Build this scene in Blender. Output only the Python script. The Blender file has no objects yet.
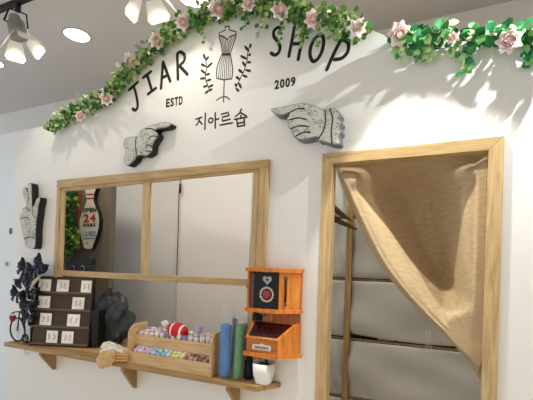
import bpy, math, random
from mathutils import Vector, Matrix
from mathutils.geometry import tessellate_polygon
random.seed(7)
PI = math.pi
SC = bpy.context.scene
COL = SC.collection

# ------------------------------------------------------------------ camera
CAMPOS = Vector((0, -2.03, 1.5))
YAW, ROLL, FPX = math.radians(25.5), 0.03, 400.0
F = Vector((-math.sin(YAW), math.cos(YAW), 0))
R0 = Vector((math.cos(YAW), math.sin(YAW), 0)); U0 = Vector((0, 0, 1))
R = R0 * math.cos(ROLL) + U0 * math.sin(ROLL)
U = U0 * math.cos(ROLL) - R0 * math.sin(ROLL)
CX, CY = 266.5, 267.0
cam_d = bpy.data.cameras.new('camera'); cam = bpy.data.objects.new('camera', cam_d); COL.objects.link(cam)
cam.matrix_world = Matrix(((R.x, U.x, -F.x, CAMPOS.x), (R.y, U.y, -F.y, CAMPOS.y), (R.z, U.z, -F.z, CAMPOS.z), (0, 0, 0, 1)))
cam_d.sensor_width = 36; cam_d.lens = FPX / 533 * 36; cam_d.shift_y = 67 / 533
cam_d.clip_start = 0.02
SC.camera = cam

def ray(px, py): return F + R * ((px - CX) / FPX) + U * ((CY - py) / FPX)
def P(px, py, y=0.0):            # the point of the plane y = const seen there
    d = ray(px, py); return CAMPOS + d * ((y - CAMPOS.y) / d.y)
def Zp(px, py, z):               # the point of the level plane z = const seen there
    d = ray(px, py); return CAMPOS + d * ((z - CAMPOS.z) / d.z)

# ------------------------------------------------------------------ materials
def lin(h):
    h = h.lstrip('#'); c = [int(h[i:i+2], 16) / 255 for i in (0, 2, 4)]
    return tuple(x / 12.92 if x <= .04045 else ((x + .055) / 1.055) ** 2.4 for x in c) + (1,)
def newmat(name):
    m = bpy.data.materials.new(name); m.use_nodes = True
    nt = m.node_tree; b = nt.nodes['Principled BSDF']; return m, nt, b
def mat(name, col, rough=.6, metal=0, var=.12, scale=30, bump=0, bscale=80, spec=.3, stretch=None, emit=None, sss=0):
    m, nt, b = newmat(name); N, L = nt.nodes, nt.links
    c = lin(col)
    tc = N.new('ShaderNodeTexCoord'); mp = N.new('ShaderNodeMapping'); L.new(tc.outputs['Object'], mp.inputs[0])
    if stretch: mp.inputs['Scale'].default_value = stretch
    nz = N.new('ShaderNodeTexNoise'); nz.inputs['Scale'].default_value = scale; nz.inputs['Detail'].default_value = 4
    L.new(mp.outputs[0], nz.inputs[0])
    mx = N.new('ShaderNodeMix'); mx.data_type = 'RGBA'
    mx.inputs[6].default_value = tuple(x * (1 - var) for x in c[:3]) + (1,)
    mx.inputs[7].default_value = tuple(min(1, x * (1 + var)) for x in c[:3]) + (1,)
    L.new(nz.outputs['Fac'], mx.inputs[0]); L.new(mx.outputs[2], b.inputs['Base Color'])
    b.inputs['Roughness'].default_value = rough; b.inputs['Metallic'].default_value = metal
    b.inputs['Specular IOR Level'].default_value = spec
    if bump:
        n2 = N.new('ShaderNodeTexNoise'); n2.inputs['Scale'].default_value = bscale; n2.inputs['Detail'].default_value = 5
        L.new(mp.outputs[0], n2.inputs[0])
        bp = N.new('ShaderNodeBump'); bp.inputs['Strength'].default_value = bump; bp.inputs['Distance'].default_value = .01
        L.new(n2.outputs['Fac'], bp.inputs['Height']); L.new(bp.outputs[0], b.inputs['Normal'])
    if emit:
        b.inputs['Emission Color'].default_value = lin(col); b.inputs['Emission Strength'].default_value = emit
    return m
def wood(name, c1, c2, axis='X', rough=.5, spec=.3):
    m, nt, b = newmat(name); N, L = nt.nodes, nt.links
    tc = N.new('ShaderNodeTexCoord'); mp = N.new('ShaderNodeMapping'); L.new(tc.outputs['Object'], mp.inputs[0])
    s = [14, 14, 14]; s['XYZ'.index(axis)] = 1.2; mp.inputs['Scale'].default_value = s
    nz = N.new('ShaderNodeTexNoise'); nz.inputs['Scale'].default_value = 4; nz.inputs['Detail'].default_value = 8; nz.inputs['Distortion'].default_value = .6
    L.new(mp.outputs[0], nz.inputs[0])
    cr = N.new('ShaderNodeValToRGB'); cr.color_ramp.elements[0].position = .35; cr.color_ramp.elements[1].position = .68
    cr.color_ramp.elements[0].color = lin(c1); cr.color_ramp.elements[1].color = lin(c2)
    L.new(nz.outputs['Fac'], cr.inputs[0]); L.new(cr.outputs[0], b.inputs['Base Color'])
    bp = N.new('ShaderNodeBump'); bp.inputs['Strength'].default_value = .12; bp.inputs['Distance'].default_value = .004
    L.new(nz.outputs['Fac'], bp.inputs['Height']); L.new(bp.outputs[0], b.inputs['Normal'])
    b.inputs['Roughness'].default_value = rough; b.inputs['Specular IOR Level'].default_value = spec
    return m
def weave(name, c1, c2, sc=260, strength=.5, patch=.25):
    m, nt, b = newmat(name); N, L = nt.nodes, nt.links
    tc = N.new('ShaderNodeTexCoord')
    w1 = N.new('ShaderNodeTexWave'); w1.bands_direction = 'X'; w2 = N.new('ShaderNodeTexWave'); w2.bands_direction = 'Y'
    for w in (w1, w2):
        L.new(tc.outputs['UV'], w.inputs[0]); w.inputs['Scale'].default_value = sc; w.inputs['Distortion'].default_value = 3.0; w.inputs['Detail'].default_value = 2; w.inputs['Detail Scale'].default_value = .6
    mu = N.new('ShaderNodeMath'); mu.operation = 'MULTIPLY'; L.new(w1.outputs['Fac'], mu.inputs[0]); L.new(w2.outputs['Fac'], mu.inputs[1])
    nz = N.new('ShaderNodeTexNoise'); nz.inputs['Scale'].default_value = 9; nz.inputs['Detail'].default_value = 6
    mp = N.new('ShaderNodeMapping'); mp.inputs['Scale'].default_value = (2, 14, 1); L.new(tc.outputs['UV'], mp.inputs[0]); L.new(mp.outputs[0], nz.inputs[0])
    ad = N.new('ShaderNodeMath'); ad.operation = 'MULTIPLY_ADD'; L.new(nz.outputs['Fac'], ad.inputs[0]); ad.inputs[1].default_value = patch * 3; L.new(mu.outputs[0], ad.inputs[2])
    cr = N.new('ShaderNodeValToRGB'); cr.color_ramp.elements[0].color = lin(c1); cr.color_ramp.elements[1].color = lin(c2)
    cr.color_ramp.elements[1].position = 1.0
    L.new(ad.outputs[0], cr.inputs[0]); L.new(cr.outputs[0], b.inputs['Base Color'])
    bp = N.new('ShaderNodeBump'); bp.inputs['Strength'].default_value = strength; bp.inputs['Distance'].default_value = .003
    L.new(ad.outputs[0], bp.inputs['Height']); L.new(bp.outputs[0], b.inputs['Normal'])
    b.inputs['Roughness'].default_value = .95; b.inputs['Specular IOR Level'].default_value = .05
    return m
def newsprint(name):
    m, nt, b = newmat(name); N, L = nt.nodes, nt.links
    tc = N.new('ShaderNodeTexCoord')
    mp = N.new('ShaderNodeMapping'); mp.inputs['Scale'].default_value = (1, 1, 2.2); L.new(tc.outputs['Object'], mp.inputs[0])
    n = N.new('ShaderNodeTexNoise'); n.inputs['Scale'].default_value = 70; n.inputs['Detail'].default_value = 4; n.inputs['Roughness'].default_value = .7; L.new(mp.outputs[0], n.inputs[0])
    n2 = N.new('ShaderNodeTexNoise'); n2.inputs['Scale'].default_value = 14; n2.inputs['Detail'].default_value = 2; L.new(tc.outputs['Object'], n2.inputs[0])
    a = N.new('ShaderNodeMath'); a.operation = 'MULTIPLY_ADD'; L.new(n2.outputs['Fac'], a.inputs[0]); a.inputs[1].default_value = .5; L.new(n.outputs['Fac'], a.inputs[2])
    cr = N.new('ShaderNodeValToRGB'); cr.color_ramp.elements[0].color = lin('#4a4943'); cr.color_ramp.elements[1].color = lin('#c4c3b6')
    cr.color_ramp.elements[0].position = .58; cr.color_ramp.elements[1].position = .74
    L.new(a.outputs[0], cr.inputs[0]); L.new(cr.outputs[0], b.inputs['Base Color'])
    b.inputs['Roughness'].default_value = .7
    return m
def clear(name, tint='#ffffff', fac=.82, rough=.15):
    m, nt, b = newmat(name); N, L = nt.nodes, nt.links
    t = N.new('ShaderNodeBsdfTransparent'); t.inputs[0].default_value = lin(tint)
    b.inputs['Base Color'].default_value = lin(tint); b.inputs['Roughness'].default_value = rough
    mx = N.new('ShaderNodeMixShader'); mx.inputs[0].default_value = 1 - fac
    L.new(t.outputs[0], mx.inputs[1]); L.new(b.outputs[0], mx.inputs[2]); L.new(mx.outputs[0], N['Material Output'].inputs[0])
    return m

M_wall = mat('white_paint', '#e6e2da', .55, var=.02, scale=3, bump=.05, bscale=40)
M_wall_daylit = mat('white_paint_daylit', '#dfe3e2', .55, var=.02, scale=3)  # same white wall; cool tint of the daylight is put into the colour
M_ceil = mat('ceiling_paint', '#d0c9c1', .8, var=.02, scale=2)
M_back = mat('inner_paint', '#dedad3', .7, var=.02, scale=3)
M_taupe = mat('taupe_paint', '#7b7060', .7, var=.05, scale=4)
M_floor = mat('floor_vinyl', '#cdc4b8', .5, var=.06, scale=8)
M_oakH = wood('pale_oak_level', '#a88a5c', '#c6a877', 'X')
M_oakV = wood('pale_oak_upright', '#ae8f60', '#ccaf7e', 'Z')
M_shelf = wood('shelf_oak', '#96754a', '#b8935f', 'X')
M_box = wood('crate_pine', '#c19a6a', '#dcb988', 'X')
M_org = wood('honey_wood', '#bf671f', '#df8d3b', 'Z', .35)
M_black = mat('black_vinyl', '#16120f', .5, var=.1)
M_ink = mat('black_ink', '#221f1c', .6, var=.1)
M_print = newsprint('newsprint')
M_signside = mat('sign_edge_black', '#1d2022', .6, var=.2)
M_signgrey = mat('sign_edge_grey', '#6d7072', .6, var=.25)
M_signedge = mat('sign_border', '#8f9089', .6, var=.25, scale=40)
M_white = mat('white_enamel', '#f2efe6', .4, var=.03)
M_card = mat('white_card', '#f3efe6', .6, var=.04)
M_cardink = mat('card_print', '#b4aea5', .6, var=.5, scale=200)
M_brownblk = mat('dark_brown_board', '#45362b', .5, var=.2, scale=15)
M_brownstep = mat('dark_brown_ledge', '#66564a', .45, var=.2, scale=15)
M_burlap = weave('burlap', '#937752', '#dfc59c', 120, .7)
M_canvas = weave('grey_canvas', '#aeaa9e', '#c9c5b8', 160, .3, .12)
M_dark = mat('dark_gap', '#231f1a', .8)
M_post = wood('post_wood', '#8a6a40', '#b3925e', 'Z')
M_rope = mat('brown_rope', '#5c4a30', .9, var=.5, scale=120)
M_grey = mat('lamp_grey', '#8d8d89', .35, metal=.1, var=.08)
M_flap = mat('flap_white', '#fbfaf2', .4, var=.02)
M_lens = mat('lamp_lens', '#fff6e2', .4, emit=25)
M_disk = mat('downlight_disc', '#fffaf0', .4, emit=4)
GREENS = [mat('leaf_a', '#4c7d36', .5, var=.25, scale=60), mat('leaf_b', '#7aa24d', .5, var=.25, scale=60), mat('leaf_c', '#2f6038', .5, var=.25, scale=60), mat('leaf_d', '#b9c48a', .5, var=.2, scale=60)]
GREENS_R = [mat('leaf_e', '#358b50', .45, var=.25, scale=60), mat('leaf_f', '#70b05f', .45, var=.25, scale=60), mat('leaf_g', '#27643a', .45, var=.25, scale=60), mat('leaf_h', '#c0dc98', .5, var=.2, scale=60)]
M_stem = mat('vine_stem', '#5a6a34', .7)
M_rose = mat('rose_pink', '#f7d0ca', .6, var=.18, scale=60)
M_roseL = mat('rose_pale', '#fff1ec', .6, var=.08, scale=60)

# ------------------------------------------------------------------ mesh builder
class MB:
    def __init__(s, xf=None): s.v, s.f, s.m, s.s, s.xf, s.uv = [], [], [], [], xf, {}
    def add(s, vs, fs, mi=0, sm=False):
        o = len(s.v)
        s.v += [(s.xf @ Vector(p)) if s.xf else Vector(p) for p in vs]
        s.f += [tuple(i + o for i in f) for f in fs]; s.m += [mi] * len(fs); s.s += [sm] * len(fs)
        return o
    def box(s, lo, hi, mi=0):
        (a, b, c), (d, e, f) = lo, hi
        s.add([(a,b,c),(d,b,c),(d,e,c),(a,e,c),(a,b,f),(d,b,f),(d,e,f),(a,e,f)],
              [(0,3,2,1),(4,5,6,7),(0,1,5,4),(1,2,6,5),(2,3,7,6),(3,0,4,7)], mi); return s
    def prism(s, loops, y0, y1, mi=0, mside=None):      # loops of (x, z): outer then holes; from y0 (front) to y1 (back)
        if isinstance(loops[0][0], (int, float)): loops = [loops]
        mside = mi if mside is None else mside
        fl = [p for l in loops for p in l]; n = len(fl)
        tr = tessellate_polygon([[Vector((x, z, 0)) for x, z in l] for l in loops])
        vs = [(x, y0, z) for x, z in fl] + [(x, y1, z) for x, z in fl]
        ff = []; fb = []
        for t in tr:
            a, b, c = t
            ar = (fl[b][0]-fl[a][0])*(fl[c][1]-fl[a][1]) - (fl[c][0]-fl[a][0])*(fl[b][1]-fl[a][1])
            if ar < 0: a, b, c = a, c, b
            ff.append((a, b, c)); fb.append((a + n, c + n, b + n))
        o = s.add(vs, ff, mi); 
        s.f += [tuple(i + o for i in f) for f in fb]; s.m += [mside] * len(fb); s.s += [False] * len(fb)
        k = 0
        for li, l in enumerate(loops):
            ar = sum(l[i][0] * l[(i+1) % len(l)][1] - l[(i+1) % len(l)][0] * l[i][1] for i in range(len(l)))
            ccw = (ar > 0) == (li == 0)
            for i in range(len(l)):
                a, b = k + i, k + (i + 1) % len(l)
                q = (a, a + n, b + n, b) if ccw else (a, b, b + n, a + n)
                s.f.append(tuple(j + o for j in q)); s.m.append(mside); s.s.append(False)
            k += len(l)
        return s
    def tube(s, path, r, n=8, mi=0, flat=None, cap=True, closed=False):
        path = [Vector(p) for p in path]; N = len(path); rs = r if isinstance(r, (list, tuple)) else [r] * N
        rings = []
        up = None; y0 = path[0].y
        for i, p in enumerate(path):
            if closed: t = path[(i + 1) % N] - path[i - 1]
            else: t = path[min(i + 1, N - 1)] - path[max(i - 1, 0)]
            if t.length < 1e-9: t = Vector((0, 0, 1))
            t.normalize()
            if up is None:
                up = Vector((0, 1, 0)) if abs(t.y) < .9 else Vector((1, 0, 0))
            a = t.cross(up); a = a.normalized() if a.length > 1e-6 else t.orthogonal().normalized(); b = a.cross(t).normalized(); up = b
            ring = []
            for k in range(n):
                q = p + (a * math.cos(2*PI*k/n) + b * math.sin(2*PI*k/n)) * rs[i]
                if flat: q.y = p.y + (q.y - p.y) * flat
                ring.append(q)
            rings.append(ring)
        vs = [q for ring in rings for q in ring]; fs = []
        for i in range(N if closed else N - 1):
            j = (i + 1) % N
            for k in range(n): fs.append((i*n+k, i*n+(k+1) % n, j*n+(k+1) % n, j*n+k))
        if cap and not closed:
            fs.append(tuple(range(n - 1, -1, -1))); fs.append(tuple((N-1)*n + k for k in range(n)))
        s.add(vs, fs, mi, True); return s
    def lathe(s, prof, c, n=24, mi=0, axis=None, sq=1.0, caps=True):         # prof: (radius, height)
        c = Vector(c); ax = (axis or Vector((0, 0, 1))).normalized()
        a = ax.orthogonal().normalized() if abs(ax.z) < .999 else Vector((1, 0, 0)); b = ax.cross(a)
        vs = []; fs = []
        for r, h in prof:
            for k in range(n):
                th = 2*PI*k/n; rr = r
                if sq != 1.0:
                    rr = r / (abs(math.cos(th))**sq + abs(math.sin(th))**sq) ** (1/sq)
                vs.append(c + ax*h + (a*math.cos(th) + b*math.sin(th)) * max(rr, 1e-5))
        for i in range(len(prof) - 1):
            for k in range(n): fs.append((i*n+k, i*n+(k+1) % n, (i+1)*n+(k+1) % n, (i+1)*n+k))
        if caps: fs.append(tuple(range(n - 1, -1, -1))); fs.append(tuple((len(prof)-1)*n + k for k in range(n)))
        s.add(vs, fs, mi, True); return s
    def ball(s, c, r, nu=12, nv=8, mi=0, noise=0, seed=0):
        c = Vector(c); r = r if isinstance(r, (tuple, list)) else (r, r, r); rd = random.Random(seed)
        vs = [c + Vector((0, 0, -r[2]))]; fs = []
        for j in range(1, nv):
            ph = -PI/2 + PI*j/nv
            for i in range(nu):
                th = 2*PI*i/nu; k = 1 + noise*(rd.random() - .5)*2
                vs.append(c + Vector((r[0]*math.cos(ph)*math.cos(th)*k, r[1]*math.cos(ph)*math.sin(th)*k, r[2]*math.sin(ph)*k)))
        vs.append(c + Vector((0, 0, r[2])))
        for i in range(nu): fs.append((0, 1 + (i+1) % nu, 1 + i))
        for j in range(nv - 2):
            for i in range(nu): fs.append((1+j*nu+i, 1+j*nu+(i+1) % nu, 1+(j+1)*nu+(i+1) % nu, 1+(j+1)*nu+i))
        t = len(vs) - 1; b = 1 + (nv-2)*nu
        for i in range(nu): fs.append((b+i, b+(i+1) % nu, t))
        s.add(vs, fs, mi, True); return s
    def grid(s, fn, nu, nv, mi=0, sm=True):
        o = len(s.v); vs = []; fs = []
        for j in range(nv + 1):
            for i in range(nu + 1):
                vs.append(fn(i/nu, j/nv)); s.uv[o + len(vs) - 1] = (i/nu, j/nv)
        for j in range(nv):
            for i in range(nu): fs.append((j*(nu+1)+i, j*(nu+1)+i+1, (j+1)*(nu+1)+i+1, (j+1)*(nu+1)+i))
        s.add(vs, fs, mi, sm); return s

WL = {}
def obj(name, mb, mats, parent=None, bevel=0, solid=0, sub=0):
    me = bpy.data.meshes.new(name)
    if parent: base = WL[parent.name]
    else:
        lo = [min(v[i] for v in mb.v) for i in range(3)]; hi = [max(v[i] for v in mb.v) for i in range(3)]
        base = Vector(((lo[0]+hi[0])/2, (lo[1]+hi[1])/2, lo[2]))
    me.from_pydata([v - base for v in mb.v], [], mb.f)
    mats = mats if isinstance(mats, (list, tuple)) else [mats]
    for m in mats: me.materials.append(m)
    me.polygons.foreach_set('material_index', mb.m); me.polygons.foreach_set('use_smooth', mb.s)
    if mb.uv:
        ul = me.uv_layers.new(name='UVMap')
        for lp in me.loops: ul.data[lp.index].uv = mb.uv.get(lp.vertex_index, (0, 0))
    me.update()
    o = bpy.data.objects.new(name, me); COL.objects.link(o)
    if parent: o.parent = parent
    else: o.location = base
    WL[o.name] = base
    if solid: md = o.modifiers.new('solid', 'SOLIDIFY'); md.thickness = solid; md.offset = 0
    if bevel: md = o.modifiers.new('bevel', 'BEVEL'); md.width = bevel; md.segments = 2; md.limit_method = 'ANGLE'; md.angle_limit = .7
    if sub: md = o.modifiers.new('sub', 'SUBSURF'); md.levels = sub; md.render_levels = sub
    return o
def thing(name, label, cat, loc, group=None):
    o = bpy.data.objects.new(name, None); COL.objects.link(o); o.empty_display_size = .05
    o.location = loc; WL[o.name] = Vector(loc)
    return tag(o, label, cat, group)
def tag(o, label, cat, group=None, kind=None):
    o['label'] = label; o['category'] = cat
    if group: o['group'] = group
    if kind: o['kind'] = kind
    return o
def struct(name, mb, mats, label=None, **k):
    o = obj(name, mb, mats, **k); o['kind'] = 'structure'
    if label: o['label'] = label
    return o
def sempty(name, loc, label):
    o = bpy.data.objects.new(name, None); COL.objects.link(o); o.location = loc; WL[o.name] = Vector(loc); o['kind'] = 'structure'; o['label'] = label
    return o
def wp(pts, d=0.0): return [(P(x, y, -d).x, P(x, y, -d).z) for x, y in pts]       # pixels -> (x, z) on the plane d in front of the wall
def smooth_path(pts, k=6):
    pts = [Vector(p) for p in pts]
    if len(pts) < 3: return pts
    out = []
    for i in range(len(pts) - 1):
        p0, p1, p2, p3 = pts[max(i-1, 0)], pts[i], pts[i+1], pts[min(i+2, len(pts)-1)]
        for j in range(k):
            t = j / k
            out.append(.5*((2*p1) + (p2-p0)*t + (2*p0-5*p1+4*p2-p3)*t*t + (3*p1-p0-3*p2+p3)*t**3))
    return out + [pts[-1]]

# ------------------------------------------------------------------ shell
CEIL = 3.3
BACKY = 1.02
top_px = [(45,126),(58,122),(80,112),(103,99),(122,82),(140,61),(160,43),(184,25),(210,13),(240,6),(270,7),(300,13),(330,20),(356,28),(372,30),(388,37),(430,41),(480,42),(533,46)]
SEAM = P(15, 200).x
tp = wp(top_px)
zL, zR = tp[0][1], tp[-1][1]
# service window opening and doorway
WTL, WTR = (59.5, 186.5), (259.5, 166.5)
ztop = sum(P(x, y, -.13).z for x, y in ((4, 342), (60, 351.6), (120, 362), (180, 372.3), (254, 385))) / 5
win = [P(59.5, 187).x, P(260, 200).x]
win_top = .5 * (P(*WTL).z + P(*WTR).z)
DL, DR = P(331.5, 200).x, P(489, 200).x
DT = .5 * (P(333, 163).z + P(489, 151.5).z)
outer = [(SEAM, 0), (DL, 0), (DL, DT), (DR, DT), (DR, 0), (2.0, 0), (2.0, zR)] + [(x, z) for x, z in reversed(tp)] + [(SEAM, zL)]
hx0, hx1, hz1 = P(58.2, 230).x, P(264, 200).x, .5 * (P(58, 184.5).z + P(264, 164.5).z)
hl, hzm = P(40, 320).x, P(58, 277.5).z
hole = [(hl, ztop - .03), (hl, hzm), (hx0, hzm), (hx0, hz1), (hx1, hz1), (P(258.5, 340).x, ztop - .03)]
TH = .045
struct('wall_front', MB().prism([outer, hole], 0, TH), M_wall, 'white arched partition wall with the shop lettering')
struct('wall_left', MB().prism([(-6.2, 0), (SEAM - .004, 0), (SEAM - .004, zL), (-6.2, zL)], 0.004, TH), M_wall_daylit, 'white wall panel at the far left end')
struct('wall_back', MB().box((-6.2, BACKY, 0), (2.0, BACKY + .1, CEIL)), M_back, 'pale wall behind the partition')
struct('wall_right', MB().box((2.0, -3.2, 0), (2.1, BACKY + .1, CEIL)), M_wall, 'side wall beyond the doorway')
dl = [Zp(77, 35.2, CEIL), Zp(193, -2.2, CEIL)]
DLS = [Vector((dl[0].x + (dl[1].x - dl[0].x)*k, dl[0].y, CEIL)) for k in range(-1, 4)]
DR_ = .098
XY = Matrix(((1, 0, 0, 0), (0, 0, 1, 0), (0, 1, 0, 0), (0, 0, 0, 1)))       # prism in plan
def circ(c, r, n=40): return [(c.x + r*math.cos(2*PI*i/n), c.y + r*math.sin(2*PI*i/n)) for i in range(n)]
struct('ceiling', MB(XY).prism([[(-6.2, -5), (2.1, -5), (2.1, BACKY + .1), (-6.2, BACKY + .1)]] + [circ(c, DR_ - .004) for c in DLS], CEIL, CEIL + .1), M_ceil, 'plain grey ceiling')
struct('floor', MB().box((-6.2, -5, -.1), (2.1, BACKY + .1, 0)), M_floor, 'beige floor')
# pier inside the room behind the right pane
px_ = P(177.5, 250, .85).x
struct('wall_pier', MB().box((px_, .86, 0), (px_ + .72, BACKY, CEIL - .004)), M_back, 'pale pier of the inner room behind the right pane')
TY = .55
tr = P(110, 230, TY).x
struct('wall_taupe', MB().box((tr - 1.6, TY, 0), (tr, TY + .06, 2.6)), M_taupe, 'taupe inner wall panel behind the left pane')

# window frame
w1 = sempty('window_1', (P(160, 250).x, 0, ztop), 'pale wooden service window frame with two upper openings')
def fr(name, pts, d0, d1, m, parent, bevel=.002): return obj(name, MB().prism(wp(pts, d0), -d0, d1), m, parent, bevel=bevel)
fr('casing', [(57,180.3),(269,159.2),(268.6,168),(259.4,168.4),(59.7,187.7),(56.8,187.9)], .022, .0, M_oakH, w1)
fr('casing', [(56.8,187.9),(59.7,187.7),(55.9,277),(53.0,277)], .022, 0, M_oakV, w1)
fr('casing', [(259.4,168.4),(268.6,168),(259.6,360),(252.0,360)], .022, 0, M_oakV, w1)
fr('inner_frame', [(59.7,187.7),(259.4,168.4),(259,171.4),(253.2,172),(64.5,191.3),(59.5,191.6)], .012, .004, M_oakH, w1)
fr('inner_frame', [(59.5,191.6),(64.5,191.3),(61.2,277),(55.9,277)], .012, .004, M_oakV, w1)
fr('inner_frame', [(253.2,172),(259,171.4),(252.0,360),(247,360)], .012, .004, M_oakV, w1)
fr('mullion', [(142.6,183.2),(149.6,182.5),(147.4,276.5),(140.3,275.5)], .010, .010, M_oakV, w1)
fr('transom', [(61.7,270.3),(249.5,279.3),(249.3,286.3),(61.4,275.8)], .012, .010, M_oakH, w1)

# door frame
d1 = sempty('door_1', (P(410, 250).x, 0, 0), 'pale wooden doorway frame without a door leaf')
xo0, xo1 = P(322.2, 200).x, P(502.3, 200).x; zt0 = .5 * (P(323.5, 153.5).z + P(503, 138.8).z)
xi0, xi1 = P(332.6, 200).x, P(486.8, 200).x; zt1 = DT - .004
obj('jamb', MB().prism([(xo0, 0), (xi0, 0), (xi0, zt1), (xo0, zt0)], -.02, 0), M_oakV, d1, bevel=.002)
obj('jamb', MB().prism([(xi1, 0), (xo1, 0), (xo1, zt0), (xi1, zt1)], -.02, 0), M_oakV, d1, bevel=.002)
obj('head', MB().prism([(xo0, zt0), (xi0, zt1), (xi1, zt1), (xo1, zt0)], -.02, 0), M_oakH, d1, bevel=.002)
obj('jamb_lining', MB().box((DL, 0, 0), (xi0, .046, zt1)), M_oakV, d1)
obj('jamb_lining', MB().box((xi1, 0, 0), (DR, .046, zt1)), M_oakV, d1)
obj('head_lining', MB().box((xi0, 0, zt1), (xi1, .046, DT)), M_oakH, d1)
# conduit on the back wall high at the left, two small marks on the left wall
c0 = P(91, 84, BACKY - .012); c1 = P(91, 108, BACKY - .012)
tag(obj('conduit', MB().tube([c0, Vector((c0.x, c0.y, c1.z))], .008), M_grey), 'thin grey conduit on the far wall above the left garland end', 'pipe')
for (x, y, w, h, l) in ((6.5, 264, .03, .035, 'small grey switch plate low on the left wall beside the black bows'), (10.5, 231, .02, .05, 'small dark plate on the left wall beside the upright hand sign')):
    a = P(x, y, -.001)
    t = thing('switch_plate', l, 'switch', (a.x, 0, a.z - h/2))
    obj('plate', MB().box((a.x-w/2, -.006, a.z-h/2), (a.x+w/2, 0.003, a.z+h/2)), mat('plate_grey', '#a8a79d' if h < .04 else '#7d8480', .5), t, bevel=.002)
    obj('rocker', MB().box((a.x-w/4, -.010, a.z-h/4), (a.x+w/4, -.006, a.z+h/4)), mat('rocker_grey', '#b8b8b0' if h < .04 else '#6a716f', .5), t)

# ------------------------------------------------------------------ lettering on the wall
def strokes_part(name, strokes, wid, parent, d=.0005, smooth=True, m=M_ink, fn=None):
    mb = MB()
    for st in strokes:
        pts = [fn(p) if fn else p for p in st]
        q = [P(x, y, -d) for x, y in pts]
        if smooth and len(q) > 2: q = smooth_path(q)
        # rounded ends
        a, b = q[0], q[-1]
        rr = [wid/2] * len(q)
        if len(q) > 1:
            e0 = (q[0]-q[1]).normalized(); e1 = (q[-1]-q[-2]).normalized()
            q = [q[0] + e0*wid*.45, q[0] + e0*wid*.3] + q + [q[-1] + e1*wid*.3, q[-1] + e1*wid*.45]
            rr = [wid*.15, wid*.38] + rr + [wid*.38, wid*.15]
        mb.tube(q, rr, 8, flat=.14 if wid > .008 else .3)
    return obj(name, mb, m, parent)
def lettering(label, letters, wid, fn=None, smooth=True):
    x, y = letters[0][0][0] if not fn else fn(letters[0][0][0])
    b = P(x, y); t = thing('lettering', label, 'lettering', (b.x, 0, b.z))
    for L_ in letters: strokes_part('letter', L_, wid, t, fn=fn, smooth=smooth)
    return t
lettering('large hand-drawn black word JIAR on the wall left of the dress form', [
    [[(129,90),(137.8,82)], [(133.6,86),(136.2,95),(137.6,104),(137.2,108),(135.3,110.2),(132.6,108.8)]],
    [[(143.2,77.6),(150.8,71.6)], [(147,74.6),(152,91)], [(148,94),(155.8,88.2)]],
    [[(163,62),(161,88.4)], [(163,62),(170.3,81.4)], [(161.8,78),(168,75)]],
    [[(177.2,53.8),(178,79.4)], [(177.2,53.8),(180.5,52),(184.3,55),(184,61),(178.6,66.4)], [(179.6,66),(187.4,74.4)]]], .0215)
lettering('large hand-drawn black word SHOP on the wall right of the dress form', [
    [[(282,29),(278,27.5),(274,31),(274,36.5),(278,42),(280,47.5),(278.3,53),(274.5,55),(271,53)]],
    [[(294.4,27.2),(288.9,56.2)], [(303.4,31),(298.2,59.4)], [(291.6,43.8),(301,43.6)]],
    [[(319.8,34.9),(314.5,39),(310.8,47),(310,55),(312.8,61.2),(317,59.6),(321.4,52.5),(323.6,43),(322.8,36.6),(319.8,34.9)]],
    [[(340.6,40.3),(333.4,54.5),(326.8,69.6)], [(340.6,40.6),(344.5,40.2),(348.2,43.8),(347.8,51.4),(342.4,57.8),(334.6,59.6)]]], .020)
def kfn(p): return (190 + p[0]/4.44, 60 + p[1]/4.44)
lettering('small black Korean word painted below the dress form drawing', [
    [[(26,263),(53,254)], [(42,260),(38,275),(28,290)], [(41,270),(54,285)], [(68,236),(66,308)]],
    [[(92,257),(84,262),(82,271),(88,279),(97,278),(102,269),(99,260),(92,257)], [(112,234),(112,302)], [(112,264),(128,261)]],
    [[(139,241),(170,233),(172,247)], [(172,247),(143,254),(144,271)], [(144,271),(178,263)], [(133,289),(188,279)]],
    [[(228,218),(220,236),(202,251)], [(225,234),(249,248)], [(226,246),(226,260)], [(197,264),(253,253)], [(208,268),(212,296)], [(240,262),(242,291)], [(210,282),(240,276)], [(212,295),(242,290)]]], .0105, kfn, smooth=False)
_txt = {}
def text_mesh(ch, bold=.03):
    if ch in _txt: return _txt[ch]
    cu = bpy.data.curves.new('t', 'FONT'); cu.body = ch; cu.size = 1; cu.offset = bold; cu.extrude = .02; cu.resolution_u = 3
    o = bpy.data.objects.new('t', cu); COL.objects.link(o)
    dg = bpy.context.evaluated_depsgraph_get(); me = bpy.data.meshes.new_from_object(o.evaluated_get(dg))
    vs = [v.co.copy() for v in me.vertices]; fs = [tuple(p.vertices) for p in me.polygons]
    bpy.data.objects.remove(o); bpy.data.meshes.remove(me); bpy.data.curves.remove(cu)
    _txt[ch] = (vs, fs); return _txt[ch]
def text_part(name, word, a, wx, hz, y, parent, m, bold=.03, gap=.12, xdir=None, split=True, sl=0):
    """word from the point a (left end of base line), fitted to wx by hz metres, on the plane y"""
    n = len(word); cw = wx / (n + gap*(n-1)); x = a.x; out = []
    mb = MB()
    for ch in word:
        vs, fs = text_mesh(ch, bold)
        if vs:
            lo = min(v.x for v in vs); hi = max(v.x for v in vs); zl = min(v.y for v in vs); zh = max(v.y for v in vs)
            thin = ch in '1I'
            kx = cw / (hi - lo); q = [(x + (v.x-lo)*kx, y - (v.z + .02)*.05, a.z + (v.y-zl)/(zh-zl)*hz) for v in vs]
            mb.add(q, fs)
        x += cw * (1 + gap)
        if split: out.append(obj(name, mb, m, parent)); mb = MB()
    if not split: out.append(obj(name, mb, m, parent))
    return out
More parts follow.
